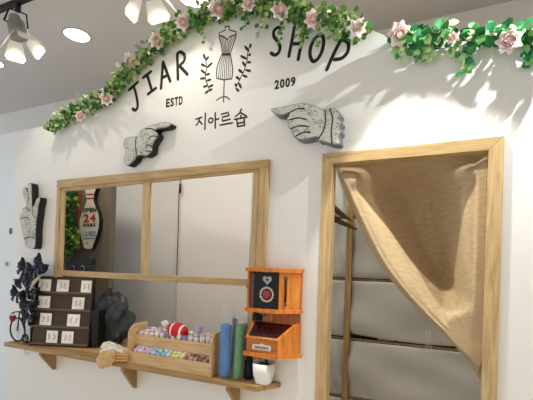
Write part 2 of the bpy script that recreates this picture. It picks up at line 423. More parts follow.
def wall_word(word, p0, p1, hpx, label):
    a, b = P(*p0), P(*p1); s = .2125*(p0[0]+571)
    t = thing('lettering', label, 'lettering', a)
    text_part('letter', word, a, b.x - a.x, hpx / s, .0006, t, M_ink, .035, .18)
wall_word('ESTD', (166, 107.6), (182.5, 105.0), 8.6, 'small black letters ESTD on the wall under the word JIAR')
wall_word('2009', (274.5, 89.6), (295.4, 86.8), 9.2, 'small black number 2009 on the wall under the word SHOP')

def dfn(p): return (180 + p[0]/2.667, p[1]/2.667)
a = P(222, 90)
df = thing('dress_form_drawing', 'black line drawing of a dress form on a stand, painted on the wall', 'wall drawing', (a.x, 0, P(222,104).z))
L_out = [(120,71),(121,80),(104,88),(106,102),(110,118),(113,143),(105,160),(99,178),(97,195),(98,209),(117,213),(138,210)]
R_out = [(131,70),(132,80),(150,85),(148,100),(141,122),(134,143),(137,160),(140,180),(140,196),(138,210)]
strokes_part('outline', [L_out, R_out, [(120,71),(131,70)], [(112,144),(134,143)], [(112,147),(134,146)], [(104,96),(110,95),(118,99),(126,105),(132,98),(140,95),(150,92)]], .0072, df, fn=dfn, smooth=False)
st = []
for k in range(1, 8):
    u = k / 8
    st.append([(105 + 45*u, 97 + (6 if .3 < u < .7 else 0)), (111 + 28*u, 122), (113 + 21*u, 143), (102 + 36*u, 170), (97.5 + 41*u, 211)])
strokes_part('stripes', st, .0046, df, fn=dfn)
strokes_part('stand', [[(118,212),(116,272)], [(97,268),(107,261),(117,258)], [(117,258),(125,259),(132,265)]], .007, df, fn=dfn)
def sprig(label, stem, leaves):
    a = P(*dfn(stem[-1])); t = thing('sprig_drawing', label, 'wall drawing', (a.x, 0, a.z))
    strokes_part('stem', [stem], .006, t, fn=dfn)
    for (bx, by, ex, ey) in leaves:
        mx, my = (bx*.4+ex*.6), (by*.4+ey*.6)
        mb = MB(); q = [P(*dfn(p), -.0012) for p in ((bx, by), (mx, my), (ex, ey))]
        mb.tube(smooth_path(q, 4), [.002, .004, .0062, .0075, .008, .007, .0055, .0035, .0012], 8, flat=.15)
        obj('leaf', mb, M_ink, t)
sprig('black painted leafy sprig on the wall left of the dress form', [(67,150),(71,180),(67,205),(75,230),(80,244)],
      [(67,158,62,143),(68,162,77,150),(70,178,55,170),(70,182,87,166),(68,196,55,186),(68,200,80,196),(68,208,53,210),(70,215,84,212),(74,228,61,232),(76,232,89,226),(78,240,66,250),(79,242,86,236)])
sprig('black painted leafy sprig on the wall right of the dress form', [(187,118),(180,145),(178,165),(168,195),(158,215),(148,236)],
      [(187,128,188,116),(184,138,172,122),(181,148,190,144),(179,158,160,148),(178,166,190,166),(175,178,166,164),(173,186,190,190),(168,196,155,184),(166,200,180,206),(160,212,148,204),(156,220,164,236),(150,230,147,222),(149,236,158,244)])

# ------------------------------------------------------------------ carved hand signs
def hand_sign(label, pts, fn, inner_lines, side, thick=.06, extra=None, border=.010):
    q = wp([fn(p) for p in pts], thick)
    b = P(*fn(pts[0]), -thick)
    t = thing('hand_sign', label, 'wall sign', (sum(x for x, z in q)/len(q), 0, min(z for x, z in q)))
    # smooth outline
    sm = smooth_path([Vector((x, 0, z)) for x, z in q] + [Vector((q[0][0], 0, q[0][1]))], 3)[:-1]
    loop = [(v.x, v.z) for v in sm]
    obj('board', MB().prism(loop, -thick + .004, -.002, 0, 1), [M_signedge, side], t, bevel=.0015)
    cx = sum(x for x, z in loop)/len(loop); cz = sum(z for x, z in loop)/len(loop)
    ins = []
    n = len(loop); ar = sum(loop[i][0]*loop[(i+1) % n][1] - loop[(i+1) % n][0]*loop[i][1] for i in range(n)); sg = 1 if ar > 0 else -1
    for i in range(n):
        a, c, e = Vector(loop[i-1]), Vector(loop[i]), Vector(loop[(i+1) % n])
        d = (e - a); nrm = Vector((-d.y, d.x)) * sg; nrm = nrm.normalized() if nrm.length > 0 else nrm
        ins.append(tuple(c + nrm*border*.6))
    obj('printed_face', MB().prism(ins, -thick, -thick + .004), M_print, t)
    for L_ in inner_lines:
        mb = MB(); mb.tube(smooth_path([P(*fn(p), -thick - .0005) for p in L_], 4), .0035, 6, flat=.3); obj('line', mb, M_ink, t)
    return t
f3 = lambda p: (110 + p[0]/5.71, 110 + p[1]/5.71)
hand_sign('carved hand sign pointing up to the right, hung above the service window', 
    [(78,170),(92,156),(120,152),(150,148),(168,120),(200,95),(250,80),(300,68),(322,68),(340,72),(346,80),(338,92),(318,100),(272,108),(258,118),(268,130),(272,148),(256,172),(240,205),(236,238),(205,262),(175,258),(150,266),(140,285),(100,318),(82,300),(76,280),(84,235),(74,200)],
    f3, [[(150,150),(146,190),(150,262)], [(262,118),(230,105),(200,110)], [(270,150),(235,150),(220,170)], [(240,205),(215,200),(205,212)], [(236,238),(205,232)]], M_signside)
f4 = lambda p: (260 + p[0]/5.33, 90 + p[1]/5.33)
hand_sign('carved hand sign pointing left, hung between the number and the doorway', 
    [(56,104),(66,96),(120,88),(180,74),(235,68),(290,82),(345,106),(372,96),(400,96),(420,112),(430,130),(420,150),(436,172),(424,195),(434,220),(420,244),(424,286),(380,288),(330,272),(308,270),(300,250),(230,266),(192,258),(172,238),(166,214),(150,196),(148,170),(140,152),(152,138),(150,122),(120,134),(76,128)],
    f4, [[(345,108),(350,160),(338,215),(310,262)], [(150,124),(200,100),(240,100)], [(152,160),(205,148),(250,158)], [(165,205),(215,190),(262,196)], [(188,248),(230,226),(270,226)], [(372,100),(388,150),(380,215),(384,286)]], M_signgrey, .075)
f5 = lambda p: (10 + p[0]/4.71, 175 + p[1]/4.71)
hand_sign('carved hand sign pointing straight up, hung left of the service window', 
    [(80,42),(92,36),(100,48),(101,92),(104,150),(114,135),(124,112),(136,104),(140,112),(132,150),(128,185),(124,210),(120,260),(116,338),(96,346),(72,334),(66,310),(54,262),(44,205),(46,186),(58,176),(56,158),(74,148),(72,128),(60,100),(58,68),(68,58),(80,74)],
    f5, [[(104,150),(108,185),(120,205)], [(74,150),(88,165),(96,160)], [(50,205),(80,200),(90,215)], [(66,300),(92,292),(116,298)], [(80,60),(86,100),(84,140)]], M_signside, .06, border=.008)

# ------------------------------------------------------------------ garlands
def leaf_into(mb, c, d, n, L_, W_, mi, clamp=None):
    d = d.normalized(); s = d.cross(n)
    if s.length < 1e-4: s = d.orthogonal()
    s.normalize(); n = s.cross(d)
    pts = [c, c + d*L_*.3 + s*W_*.85 + n*W_*.12, c + d*L_*.72 + s*W_*.8 + n*W_*.1, c + d*L_ - n*W_*.25, c + d*L_*.72 - s*W_*.8 + n*W_*.1, c + d*L_*.3 - s*W_*.85 + n*W_*.12, c + d*L_*.5]
    if clamp is not None:
        for q in pts: q.y = min(q.y, clamp)
    mb.add(pts, [(0,6,1),(1,6,2),(2,6,3),(3,6,4),(4,6,5),(5,6,0)], mi, True)
def rv(rd): return Vector((rd.uniform(-1, 1), rd.uniform(-1, 1), rd.uniform(-1, 1)))
def rose(parent, c, r, seed, face):
    rd = random.Random(seed); mb = MB(); face = face.normalized()
    a = face.orthogonal().normalized(); b = face.cross(a)
    mb.ball(c + face*r*.15, r*.34, 10, 6, 0)
    k = 0
    for ringi, (n, rr, op, h) in enumerate(((4, .38, .12, .62), (5, .58, .38, .55), (6, .80, .75, .42), (7, 1.0, 1.15, .24))):
        for j in range(n):
            th = 2*PI*(j + .37*ringi)/n + rd.uniform(-.2, .2)
            ex = (a*math.cos(th) + b*math.sin(th)); tg = face.cross(ex)
            wd = r*rr*1.05*PI/n*1.15
            def fn(u, v, ex=ex, tg=tg, wd=wd, rr=rr, op=op, h=h):
                w = wd*math.sin(PI*min(1, .25 + .62*v))*(u - .5)*2
                rad = r*(.18 + (rr - .18)*v**(.8)) + r*.10*op*max(0, v - .7)*3
                z = r*(-.25 + (h + .25)*math.sin(v*PI*.5)) - r*.22*op*max(0, v - .6)*1.6
                bend = -(u - .5)**2*4*rad*.22
                return c + ex*(rad + bend) + tg*w + face*z
            mb.grid(fn, 4, 4, 0 if ringi < 2 else (1 if rd.random() < .6 else 0)); k += 1
    mb.uv = {}
    return obj('rose', mb, [M_rose, M_roseL], parent, solid=.0012)
def garland(label, center, roses, sprays, mats, n, seed, lsz, half, weights):
    rd = random.Random(seed)
    path = smooth_path([P(x, y, -.035) for x, y in center], 8)
    ln = [0]
    for i in range(1, len(path)): ln.append(ln[-1] + (path[i]-path[i-1]).length)
    def at(u):
        t = u*ln[-1]
        for i in range(1, len(path)):
            if ln[i] >= t:
                k = (t - ln[i-1])/max(1e-6, ln[i]-ln[i-1]); return path[i-1].lerp(path[i], k), (path[i]-path[i-1]).normalized()
        return path[-1], (path[-1]-path[-2]).normalized()
    mid = at(.5)[0]
    t = thing('flower_garland', label, 'garland', (mid.x, 0, mid.z))
    obj('vine', MB().tube(path, .005, 6).tube([p + Vector((0, .012*math.sin(i*.9), .012*math.cos(i*.9))) for i, p in enumerate(path)], .0035, 5), M_stem, t)
    for q in (.12, .37, .63, .88):
        c, tg = at(q); obj('clip', MB().tube([c, Vector((c.x, -.015, c.z - .012)), Vector((c.x, .003, c.z - .03))], .0025, 5), M_stem, t)
    mb = MB()
    def pick():
        x = rd.random(); acc = 0
        for i, w in enumerate(weights):
            acc += w
            if x < acc: return i
        return 0
    for k in range(n):
        c, tg = at((k + rd.random())/n)
        up = Vector((0, 0, 1)); r1 = half*rd.uniform(-1, 1); r2 = rd.uniform(-.045, .05)
        taper = min(1, (k + 4)/(n*.04)) * min(1, (n - k + 6)/(n*.03))
        nr = tg.cross(Vector((0, 1, 0))).normalized()
        if nr.z < 0: nr = -nr
        c = c + nr*r1*taper + Vector((0, r2 - .02, 0))
        if c.y > -.012: c.y = -.012 - rd.random()*.03
        d = rv(rd); d.z -= .35; d.y -= .25
        nn = rv(rd); nn.y -= 1.1
        L_ = lsz*rd.uniform(.75, 1.25); leaf_into(mb, c, d, nn, L_, L_*.46, pick(), -.0008)
    for (x, y, x2, y2, m) in sprays:
        a, b = P(x, y, -.05), P(x2, y2, -.03)
        mb.tube([a, a.lerp(b, .5) + Vector((0, -.02, 0)), b], .0014, 4, 0)
        for j in range(m):
            c = a.lerp(b, (j + 1)/m) + Vector((rd.uniform(-.01, .01), -rd.random()*.02, 0))
            d = Vector((rd.choice((-1, 1))*rd.uniform(.4, 1), -.2, -.6)); L_ = lsz*rd.uniform(.7, 1.0)
            leaf_into(mb, c, d, Vector((rd.uniform(-.4, .4), -1, rd.uniform(-.2, .5))), L_, L_*.46, pick(), -.0008)
    fo = obj('foliage', mb, mats, t)
    for i, (x, y, rp) in enumerate(roses):
        c = P(x, y, -.085); s = (c - CAMPOS).dot(F)
        face = (CAMPOS - c).normalized() + Vector((rd.uniform(-.5, .5), 0, rd.uniform(-.1, .6)))
        rose(t, c, rp*s/FPX, seed*50 + i, face)
    return t
garland('long garland of green leaves and pink roses along the arched wall top', 
    [(52,129),(60,123.5),(68,117),(80,111),(92,104),(103,100),(113,91),(122,82),(131,70),(140,62),(150,53),(160,44),(172,34),(184,26),(197,20),(210,14),(225,10),(240,7),(255,6),(270,8),(285,11),(300,14),(315,18),(330,20),(345,25),(358,29),(370,30)],
    [(80.5,116,5),(106.6,99,6.5),(131,60.5,7),(156.5,41,7.5),(183,23,7.5),(217,9,8.5),(249,4,8),(280,11,9.5),(313,19,8.5),(357,28,9)],
    [(203,20,204,42,5),(245,12,246,28,6),(262,14,259,36,6),(268,14,266,26,4),(284,20,277,42,6),(302,20,300,38,6),(307,24,303,46,8),(320,25,316,46,5),(60,126,55,133,4),(356,34,360,41,4),(330,26,334,40,4),(345,30,346,40,4)],
    GREENS, 1500, 3, .034, .046, (.34, .33, .10, .23))
garland('short garland of round green leaves and two large roses above the doorway', 
    [(392,38),(403,42),(414,42),(426,38),(438,34),(452,38),(464,40),(478,38),(491,37),(503,36),(516,34),(528,37),(545,42),(565,46)],
    [(399,34.5,11.5),(453,38,6.5),(509,42,12)],
    [(400,46,402,60,5),(424,44,421,58,7),(432,44,428,60,6),(464,44,461,60,7),(468,46,463,74,9),(524,44,525,62,4),(532,44,534,60,5),(412,44,413,56,5)],
    GREENS_R, 240, 5, .044, .036, (.32, .32, .14, .22))

# ------------------------------------------------------------------ shelf with brackets
SD = .14                           # how far the shelf stands out from the wall
sx0, sx1 = P(4, 342, -SD).x, P(256.5, 386, -SD).x
sh = thing('wall_shelf', 'long pale wooden counter shelf passing through the service window', 'shelf', ((sx0+sx1)/2, 0, ztop - .03))
mb = MB()
sxe = P(281, 381.5, 0).x
mb.xf = XY; mb.prism([(sx0, -SD), (sx1, -SD), (sxe, -.001), (sx0, -.001)], ztop - .03, ztop); mb.xf = None
mb.prism([(hl+.004, ztop-.03), (win[1]-.02, ztop-.03), (win[1]-.02, ztop), (hl+.004, ztop)], -.001, .40)
obj('board', mb, M_shelf, sh, bevel=.003)
for (bx, by) in ((55, 369), (135.5, 387.5), (238, 405)):
    b = P(bx, by); z0 = b.z
    mb = MB(); x = b.x
    prof = [(-.125, ztop-.0305), (-.001, ztop-.0305), (-.001, z0), (-.018, z0), (-.125, ztop-.055)]
    vs = [(x-.012, y, z) for y, z in prof] + [(x+.012, y, z) for y, z in prof]; n = len(prof)
    mb.add(vs, [tuple(range(n)), tuple(range(2*n-1, n-1, -1))] + [(i, i+n, (i+1) % n + n, (i+1) % n) for i in range(n)])
    obj('bracket', mb, M_shelf, sh, bevel=.002)
mb = MB(); a = P(26, 349, -.02)
mb.tube(smooth_path([P(25, 347, -.09), P(25.5, 353, -.09), P(27.5, 355, -.09), P(29, 352, -.09)]), .0025, 6); 
hk = obj('hook', mb, M_box, sh)

# ------------------------------------------------------------------ tiered earring display
FLp, FRp = Zp(30.8, 345.2, ztop), Zp(88, 348, ztop)
xd = (FRp - FLp); W_ = xd.length; ang = math.atan2(xd.y, xd.x)
XF = Matrix.Translation(FLp) @ Matrix.Rotation(ang, 4, 'Z')
dist = (FLp.lerp(FRp, .5) - CAMPOS).dot(F)
H_ = 68.5 * (dist + .05) / FPX
rk = thing('tiered_display', 'dark brown four-tier display stand at the left end of the shelf', 'display stand', FLp.lerp(FRp, .5))
nT, DEP, STEP = 4, .070, .014
bz = .012; th = (H_ - bz) / nT
def rackbox(lo, hi, name, m, bev=.002): return obj(name, MB(XF).box(lo, hi), m, rk, bevel=bev)
rackbox((.006, .006, 0), (W_-.006, DEP, bz), 'base', M_black)
slopes = []
for k in range(nT):                # each tier: a leaning face with a ledge at its foot
    z0, z1 = bz + k*th, bz + (k+1)*th; y0 = STEP*k; lean = .014
    mb = MB(XF)
    prof = [(y0, z0), (y0 + lean, z1), (DEP, z1), (DEP, z0)]
    vs = [(.004, y, z) for y, z in prof] + [(W_-.004, y, z) for y, z in prof]
    mb.add(vs, [(0,1,2,3), (7,6,5,4), (0,4,5,1), (1,5,6,2), (2,6,7,3), (3,7,4,0)])
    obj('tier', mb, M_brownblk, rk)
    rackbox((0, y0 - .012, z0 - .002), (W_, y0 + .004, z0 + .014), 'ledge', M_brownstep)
    slopes.append((y0, z0, lean))
mb = MB(XF); 
pr = [(-.014, 0)] + [p for k in range(nT) for p in ((STEP*k - .006, bz + k*th + .02), (STEP*k + .012, bz + (k+1)*th))] + [(DEP + .002, H_), (DEP + .002, 0)]
for x0 in (-.006, W_):
    vs = [(x0, y, z) for y, z in pr] + [(x0 + .006, y, z) for y, z in pr]; n = len(pr)
    mb.add(vs, [tuple(range(n-1, -1, -1)), tuple(range(n, 2*n))] + [(i, (i+1) % n, (i+1) % n + n, i + n) for i in range(n)])
    obj('side_panel', mb, M_black, rk); mb = MB(XF)
bxw = .055
bo = thing('black_box', 'plain black box tucked against the right side of the brown display', 'box', XF @ Vector((W_ + .035, .09, 0)))
mb = MB(XF); mb.box((W_ + .012, .012, .001), (W_ + .012 + bxw, .125, .27)); obj('body', mb, M_black, bo, bevel=.003)
mb = MB(XF); mb.box((W_ + .009, .009, .255), (W_ + .015 + bxw, .128, .276)); obj('lid', mb, mat('black_lid', '#1f1c1a', .5), bo, bevel=.002)
cards = [(3, .03, .27, 'left'), (3, .36, .59, 'middle'), (3, .79, .985, 'right'), (2, .05, .285, 'left'), (2, .66, .885, 'right'), (1, .12, .34, 'left'), (1, .60, .835, 'right'), (0, .265, .475, 'left'), (0, .53, .75, 'right')]
tn = {3: 'top', 2: 'second highest', 1: 'third', 0: 'lowest'}
for (k, u0, u1, side) in cards:
    y0, z0, lean = slopes[k]
    xc = (u0+u1)/2*W_; w = (u1-u0)*W_*.92; h = .088
    xf = XF @ Matrix.Translation((xc, y0 - .003, z0 + .0145)) @ Matrix.Rotation(-math.atan2(lean, th), 4, 'X')
    b = xf @ Vector((0, 0, 0))
    t = thing('earring_card', 'white printed card at the %s of the %s tier of the brown display' % (side, tn[k]), 'card', b)
    obj('card', MB(xf).box((-w/2, -.004, 0), (w/2, -.001, h)), M_card, t)
    m2 = MB(xf)
    rd = random.Random(k*10 + len(side))
    for s_ in (-1, 1):
        for j in range(5): m2.ball((s_*w*.2 + rd.uniform(-.008, .008), -.0045, h*(.3 + .1*j)), (.006, .0012, .005), 6, 4)
    obj('earrings', m2, M_cardink, t)

# ------------------------------------------------------------------ miniature bicycle and black bows
wr = .088
wc = P(17.5, 329, -.075); wc.z = ztop + wr + .004
bk = thing('mini_bicycle', 'black miniature bicycle with one large thin front wheel at the left end of the shelf', 'ornament', (wc.x + .1, wc.y, ztop))
def wheel(cx, wr):
    c = Vector((cx, wc.y, ztop + wr + .006)); mb = MB()
    mb.tube([c + Vector((wr*math.cos(2*PI*i/32), 0, wr*math.sin(2*PI*i/32))) for i in range(32)], .006, 8, closed=True)
    w = obj('wheel', mb, M_black, bk)
    m2 = MB()
    for i in range(14): m2.tube([c, c + Vector((wr*math.cos(2*PI*i/14), 0, wr*math.sin(2*PI*i/14)))], .0010, 4)
    m2.tube([c + Vector((0, -.008, 0)), c + Vector((0, .008, 0))], .008, 8)
    obj('spokes', m2, M_grey, w)
wheel(wc.x, wr); wheel(wc.x + .094, .030)
mb = MB(); y = wc.y; z = wc.z; x = wc.x
for path in ([(x,y,z),(x+.02,y,z+.14)], [(x+.014,y,z+.10),(x+.055,y,z+.06),(x+.085,y,z),(x+.094,y,ztop+.036)], [(x+.058,y,z+.055),(x+.058,y,z+.085)]):
    mb.tube(smooth_path(path, 4), .005, 6)
obj('frame', mb, M_black, bk)
obj('handlebar', MB().tube(smooth_path([(x-.02,y-.04,z+.125),(x+.012,y-.03,z+.14),(x+.02,y,z+.14),(x+.012,y+.03,z+.14),(x-.02,y+.04,z+.125)]), .0045, 6), M_black, bk)
obj('saddle', MB().ball((x+.058,y,z+.088), (.03,.014,.01), 10, 6), M_black, bk)
bkx = thing('flower_basket', 'small red and pink pot hung on the bicycle handlebar', 'basket', (x+.035, y-.062, z+.075))
obj('bowl', MB().lathe([(.014,0),(.022,.03),(.024,.04),(.02,.041),(.018,.01)], (x+.035,y-.062,z+.075), 12), mat('basket_red', '#9c3a44', .5), bkx)
obj('handle', MB().tube([(x+.035+.02*math.cos(a),y-.062,z+.115+.022*math.sin(a)) for a in [PI*i/8 for i in range(9)]], .002, 5), M_black, bkx)
# stand of bows
sp = Vector((P(31, 300, -.05).x, -.045, ztop))
bs = thing('bow_stand', 'slim black wire stand carrying black bows behind the miniature bicycle', 'stand', sp)
obj('base', MB().lathe([(.035,0),(.035,.006),(.008,.012)], sp + Vector((0,0,.0005)), 16), M_black, bs)
topz = P(31, 268, -.05).z
obj('pole', MB().tube([sp + Vector((0,0,.008)), Vector((sp.x, sp.y, topz))], .004, 6), M_black, bs)
for zz in (topz - .02, topz - .13, topz - .24):
    obj('arm', MB().tube([(sp.x-.12, sp.y-.015, zz), (sp.x, sp.y, zz+.005), (sp.x+.1, sp.y-.005, zz+.01)], .003, 5), M_black, bs)
M_navy = mat('navy_ribbon', '#161b26', .6, var=.3)
def bow(c, r, i, where, m):
    rd = random.Random(900 + i); t = thing('ribbon_bow', where, 'hair bow', c, None)
    an = rd.uniform(-.7, .7)
    Rm = Matrix.Translation(c) @ Matrix.Rotation(an, 4, 'Y')
    for s_ in (-1, 1):
        def fn(u, v, s_=s_):
            a = 2*PI*u; w = min(v, .86)/.86; k = 1 if v < .9 else .05
            zz = (.13 + .60*w**1.2)*math.cos(a)*k; yy = (.12 + .22*math.sin(PI*w*.8))*math.sin(a)*k
            return Vector((s_*r*(.1 + .9*w + .10*math.cos(3*a)*w), r*(yy + .07*math.sin(5*a)*w), r*(zz + .08*math.sin(7*a + 3*w)*w)))
        mb = MB(Rm); mb.grid(fn, 20, 8); mb.uv = {}
        obj('loop', mb, m, t, solid=.002)
    obj('knot', MB(Rm).ball((0,0,0), (r*.22, r*.25, r*.24), 8, 6, noise=.1), m, t)
    mb = MB(Rm)
    for s_ in (-1, 1): mb.tube([(0,-.1*r,0), (s_*r*.35,-.2*r,-r*.5), (s_*r*.55,-.15*r,-r*1.1)], [.15*r, .22*r, .3*r], 6, flat=.25)
    obj('tail', mb, m, t)
bows = [(25,268,.068,'upper left black bow on the wire stand'),(34,268,.070,'black bow at the top middle of the wire stand'),(41,263.5,.062,'navy bow at the top right of the stand, touching the window frame'),(21,279,.062,'navy bow on the outer left of the stand, second down'),(31,279,.064,'black bow in the middle of the stand, second down'),
        (17.5,293,.060,'lone black bow sticking out furthest left above the bicycle'),(26,293,.066,'black bow just above the bicycle handlebar'),(33,290,.060,'black bow beside the second tier of the brown display'),(27,305,.064,'navy bow low on the stand by the bicycle saddle'),(34,303,.060,'lowest black bow, against the brown display'),(29,316,.058,'black bow behind the bicycle frame, nearest the shelf')]
for i, (bx, by, r, l) in enumerate(bows):
    bow(P(bx, by, -.062 - .045*(i % 3)), r, i, l, M_navy if 'navy' in l else M_black)
mb = MB(); a = P(30, 290, -.12); b = P(41, 275, -.12)
mb.tube([a, a.lerp(b, .5) + Vector((0,-.01,.004)), b], [.012,.016,.010], 8, flat=.5)
tag(obj('hair_clip', mb, mat('cream_clip', '#b9ab90', .6, var=.3)), 'long cream hair clip slanting across the black bows', 'hair clip')

# ------------------------------------------------------------------ bag of dark clothes
M_cloth = mat('dark_cloth', '#575e60', .8, var=.8, scale=14, bump=.8, bscale=14)
BY = .275
bc = P(111, 322, BY); bw = P(128, 322, BY).x - P(97, 322, BY).x; bhh = P(110, 292, BY).z - ztop
bg = thing('clothes_bag', 'clear plastic bag stuffed with dark grey clothes, right of the brown display', 'bag', (bc.x, bc.y, ztop))
def lump(rx, ry, rz, cz, amp, seed, mb, mi=0, nu=36, nv=24):
    rd = random.Random(seed); ks = [(rd.randint(2, 6), rd.randint(2, 6), rd.uniform(0, 6.3), rd.uniform(.4, 1)) for _ in range(7)]
    def fn(u, v):
        ph = -PI/2 + PI*v; thh = 2*PI*u
        d = 1 + amp*sum(w*math.sin(a*thh + p)*math.cos(b*ph*1.4 + p) for a, b, p, w in ks)/3
        sq = lambda c: math.copysign(abs(c)**.75, c)
        return Vector((bc.x + rx*sq(math.cos(ph))*sq(math.cos(thh))*d, bc.y + ry*sq(math.cos(ph))*sq(math.sin(thh))*d, max(ztop + .002, cz + rz*math.sin(ph)*d)))
    mb.grid(fn, nu, nv, mi); mb.uv = {}
lo = MB(); lump(bw*.44, .085, bhh*.40, ztop + bhh*.41, .24, 3, lo, 0, 70, 50); obj('clothes', lo, M_cloth, bg)
lo = MB(); lump(bw*.52, .095, bhh*.5, ztop + bhh*.48, .22, 8, lo, 0, 60, 40); obj('plastic', lo, clear('bag_plastic', '#c2c8c8', .95, .08), bg)
tg_ = P(123, 299, BY-.07)
mb = MB(); mb.box((tg_.x-.014, BY-.072, tg_.z-.022), (tg_.x+.014, BY-.069, tg_.z+.022)); obj('tag', mb, mat('tan_tag', '#7d6a58', .6), bg)

# ------------------------------------------------------------------ plush lying over the shelf edge
M_fw = mat('white_fleece', '#f4ecdc', .95, var=.08, bump=1, bscale=90); M_ft = mat('tan_fleece', '#dcb985', .95, var=.25, scale=50, bump=1, bscale=90); M_fo = mat('tan_cord', '#d9a45c', .9, var=.2, bump=.6)
pa = P(106, 347, -.13); pb = P(127, 349, -.13)
pl = thing('plush_toy', 'fluffy white and tan plush lying over the front edge of the shelf', 'plush toy', (pa.x, -.12, ztop))
def fluff(name, blobs, m, n, seed):
    rd = random.Random(seed); mb = MB()
    for c, r in blobs:
        mb.ball(c, r*.86, 14, 10, 0, .06, seed)
        for k in range(n):
            d = rv(rd).normalized(); mb.ball(c + d*r*.82, r*rd.uniform(.22, .34), 6, 4, 0, .1, k)
    return obj(name, mb, m, pl)
zt = ztop
fluff('white_fluff', [(Vector((pa.x + .005, -.105, zt + .060)), .056), (Vector((pa.x + .055, -.10, zt + .052)), .046), (Vector((pa.x + .095, -.10, zt + .048)), .042), (Vector((pa.x + .125, -.10, zt + .046)), .040)], M_fw, 30, 4)
tb = P(105, 360, -.19)
fluff('tan_fluff', [(tb, .052), (tb + Vector((.03, .01, .022)), .042)], M_ft, 34, 6)
for k in range(3):
    a = P(111, 355 + k*2.8, -.175); b = P(128, 355.0 + k*2.8, -.155)
    obj('leg', MB().tube([a, a.lerp(b, .5) + Vector((0,0,.002)), b], [.008, .0075, .0075], 8), M_fo, pl)

# ------------------------------------------------------------------ two-level crate with small toys
cf0, cf1 = Zp(127, 364, ztop), Zp(212.5, 377.3, ztop)
yf = -.128; x0 = P(127, 363, yf).x; x1 = P(210.5, 376, yf).x; dpt = .165; yb = yf + dpt
cr = thing('display_crate', 'pale wooden two-level crate full of small soft balls on the shelf', 'crate', ((x0+x1)/2, (yf+yb)/2, ztop))
zA = P(170, 357.5, yf).z          # top of low front board
ytf = yf + .050                    # front of the upper tray
zB0 = P(170, 350.5, ytf).z; zB1 = P(170, 338.7, ytf).z; zE = P(161, 323, yb).z
t_ = .012
def end(xx):
    prof = [(yf, ztop + .001), (yb, ztop + .001), (yb, zE), (yb - .06, zE + .003), (yf + .055, zE - .002), (yf + .030, zE - .012), (yf + .010, zE - .032), (yf, zE - .060)]
    mb = MB(); n = len(prof)
    vs = [(xx, y, z) for y, z in prof] + [(xx + t_, y, z) for y, z in prof]
    mb.add(vs, [tuple(range(n-1, -1, -1)), tuple(range(n, 2*n))] + [(i, (i+1) % n, (i+1) % n + n, i + n) for i in range(n)])
    obj('end_panel', mb, M_box, cr, bevel=.0015)
end(x0); end(x1 - t_)
obj('front_board', MB().box((x0+t_, yf, ztop+.001), (x1-t_, yf+.010, zA)), M_box, cr, bevel=.0015)
obj('tray_front', MB().box((x0+t_, ytf, zB0), (x1-t_, ytf+.010, zB1)), M_box, cr, bevel=.0015)
obj('tray_floor', MB().box((x0+t_, ytf+.010, zB0), (x1-t_, yb-.008, zB0+.008)), M_box, cr)
obj('back_board', MB().box((x0+t_, yb-.008, ztop+.001), (x1-t_, yb, zE-.035)), M_box, cr)
obj('bottom', MB().box((x0+t_, yf+.010, ztop+.001), (x1-t_, yb-.008, ztop+.008)), M_box, cr)
def ballmat(n, c): return mat(n, c, .85, var=.15, scale=90, bump=.6, bscale=120)
BM = {k: ballmat('ball_' + k, c) for k, c in dict(lilac='#e6cfec', pink='#f8cfdf', white='#f3eee6', blue='#c0e2ef', teal='#a4d6e0', yellow='#fbefa2', brown='#a07c70', cocoa='#cfad9d', cream='#efe0c4', violet='#a596c4').items()}
secs = [('lilac', 'pink', 0, .25, 'left quarter'), ('blue', 'teal', .25, .52, 'blue middle part'), ('yellow', 'cream', .52, .70, 'yellow part'), ('brown', 'cocoa', .70, 1, 'right end')]
rd = random.Random(21); proto = {}
def soft_ball(c, r, m, label, group, i):
    key = m.name
    if key not in proto:
        mb = MB()
        mb.ball((0,0,0), 1.0, 10, 8, 0, .07, i)
        t = thing('soft_ball', label, 'ball', c, group)
        WL[t.name] = Vector((0,0,0)); o = obj('ball', mb, m, t)
        m2 = MB(); m2.ball((.55,-.62,.45), .3, 6, 5); m2.ball((-.5,-.66,.5), .3, 6, 5); o2 = obj('ears', m2, m, t)
        proto[key] = (o, o2)
    else:
        t = thing('soft_ball', label, 'ball', c, group)
        for o in proto[key]:
            q = o.copy(); COL.objects.link(q); q.parent = t
    t.scale = (r, r, r); t.rotation_euler = (rd.uniform(-.3, .3), 0, rd.uniform(-.8, .8))
    return t
xa, xb = x0 + t_ + .0215, x1 - t_ - .0215
for (ca, cb, u0, u1, lab) in secs:
    n = int((u1 - u0)*16 + .5)
    for row in range(3):
        for k in range(n):
            u = u0 + (u1-u0)*(k + .5)/n; xx = xa + (xb-xa)*u
            cn = ca if rd.random() < .55 else cb if (ca == 'brown' or rd.random() < .6) else 'white'
            la = 'small %s ball in the %s of the lower bin of the crate' % ({'cocoa': 'light brown', 'brown': 'dark brown'}.get(cn, cn), lab)
            soft_ball(Vector((xx + rd.uniform(-.003, .003), yf + .024 + .024*row, zA + .002 + .014*row + rd.uniform(-.003, .004))), .0168, BM[cn], la, la.replace('small ', '').replace(' ball', ' balls'), k)
n = 13
for row in range(3):
    for k in range(n):
        u = (k + .5*(row % 2) + .25)/n; xx = xa + (xb-xa)*min(.99, u)
        if row == 1 and .38 < u < .63: continue
        r_ = rd.random(); cn = 'white' if r_ < .55 else 'cream' if r_ < .72 else 'pink' if r_ < .86 else 'violet'; m = BM[cn]; lab = 'small %s ball heaped in the upper tray of the crate' % cn
        soft_ball(Vector((xx, ytf + .026 + .028*row, zB1 + .004 + .009*row + rd.uniform(-.004, .008) + (.014 if u > .7 and row == 1 else 0))), .0195, m, lab, '%s balls of the upper tray' % cn, k)
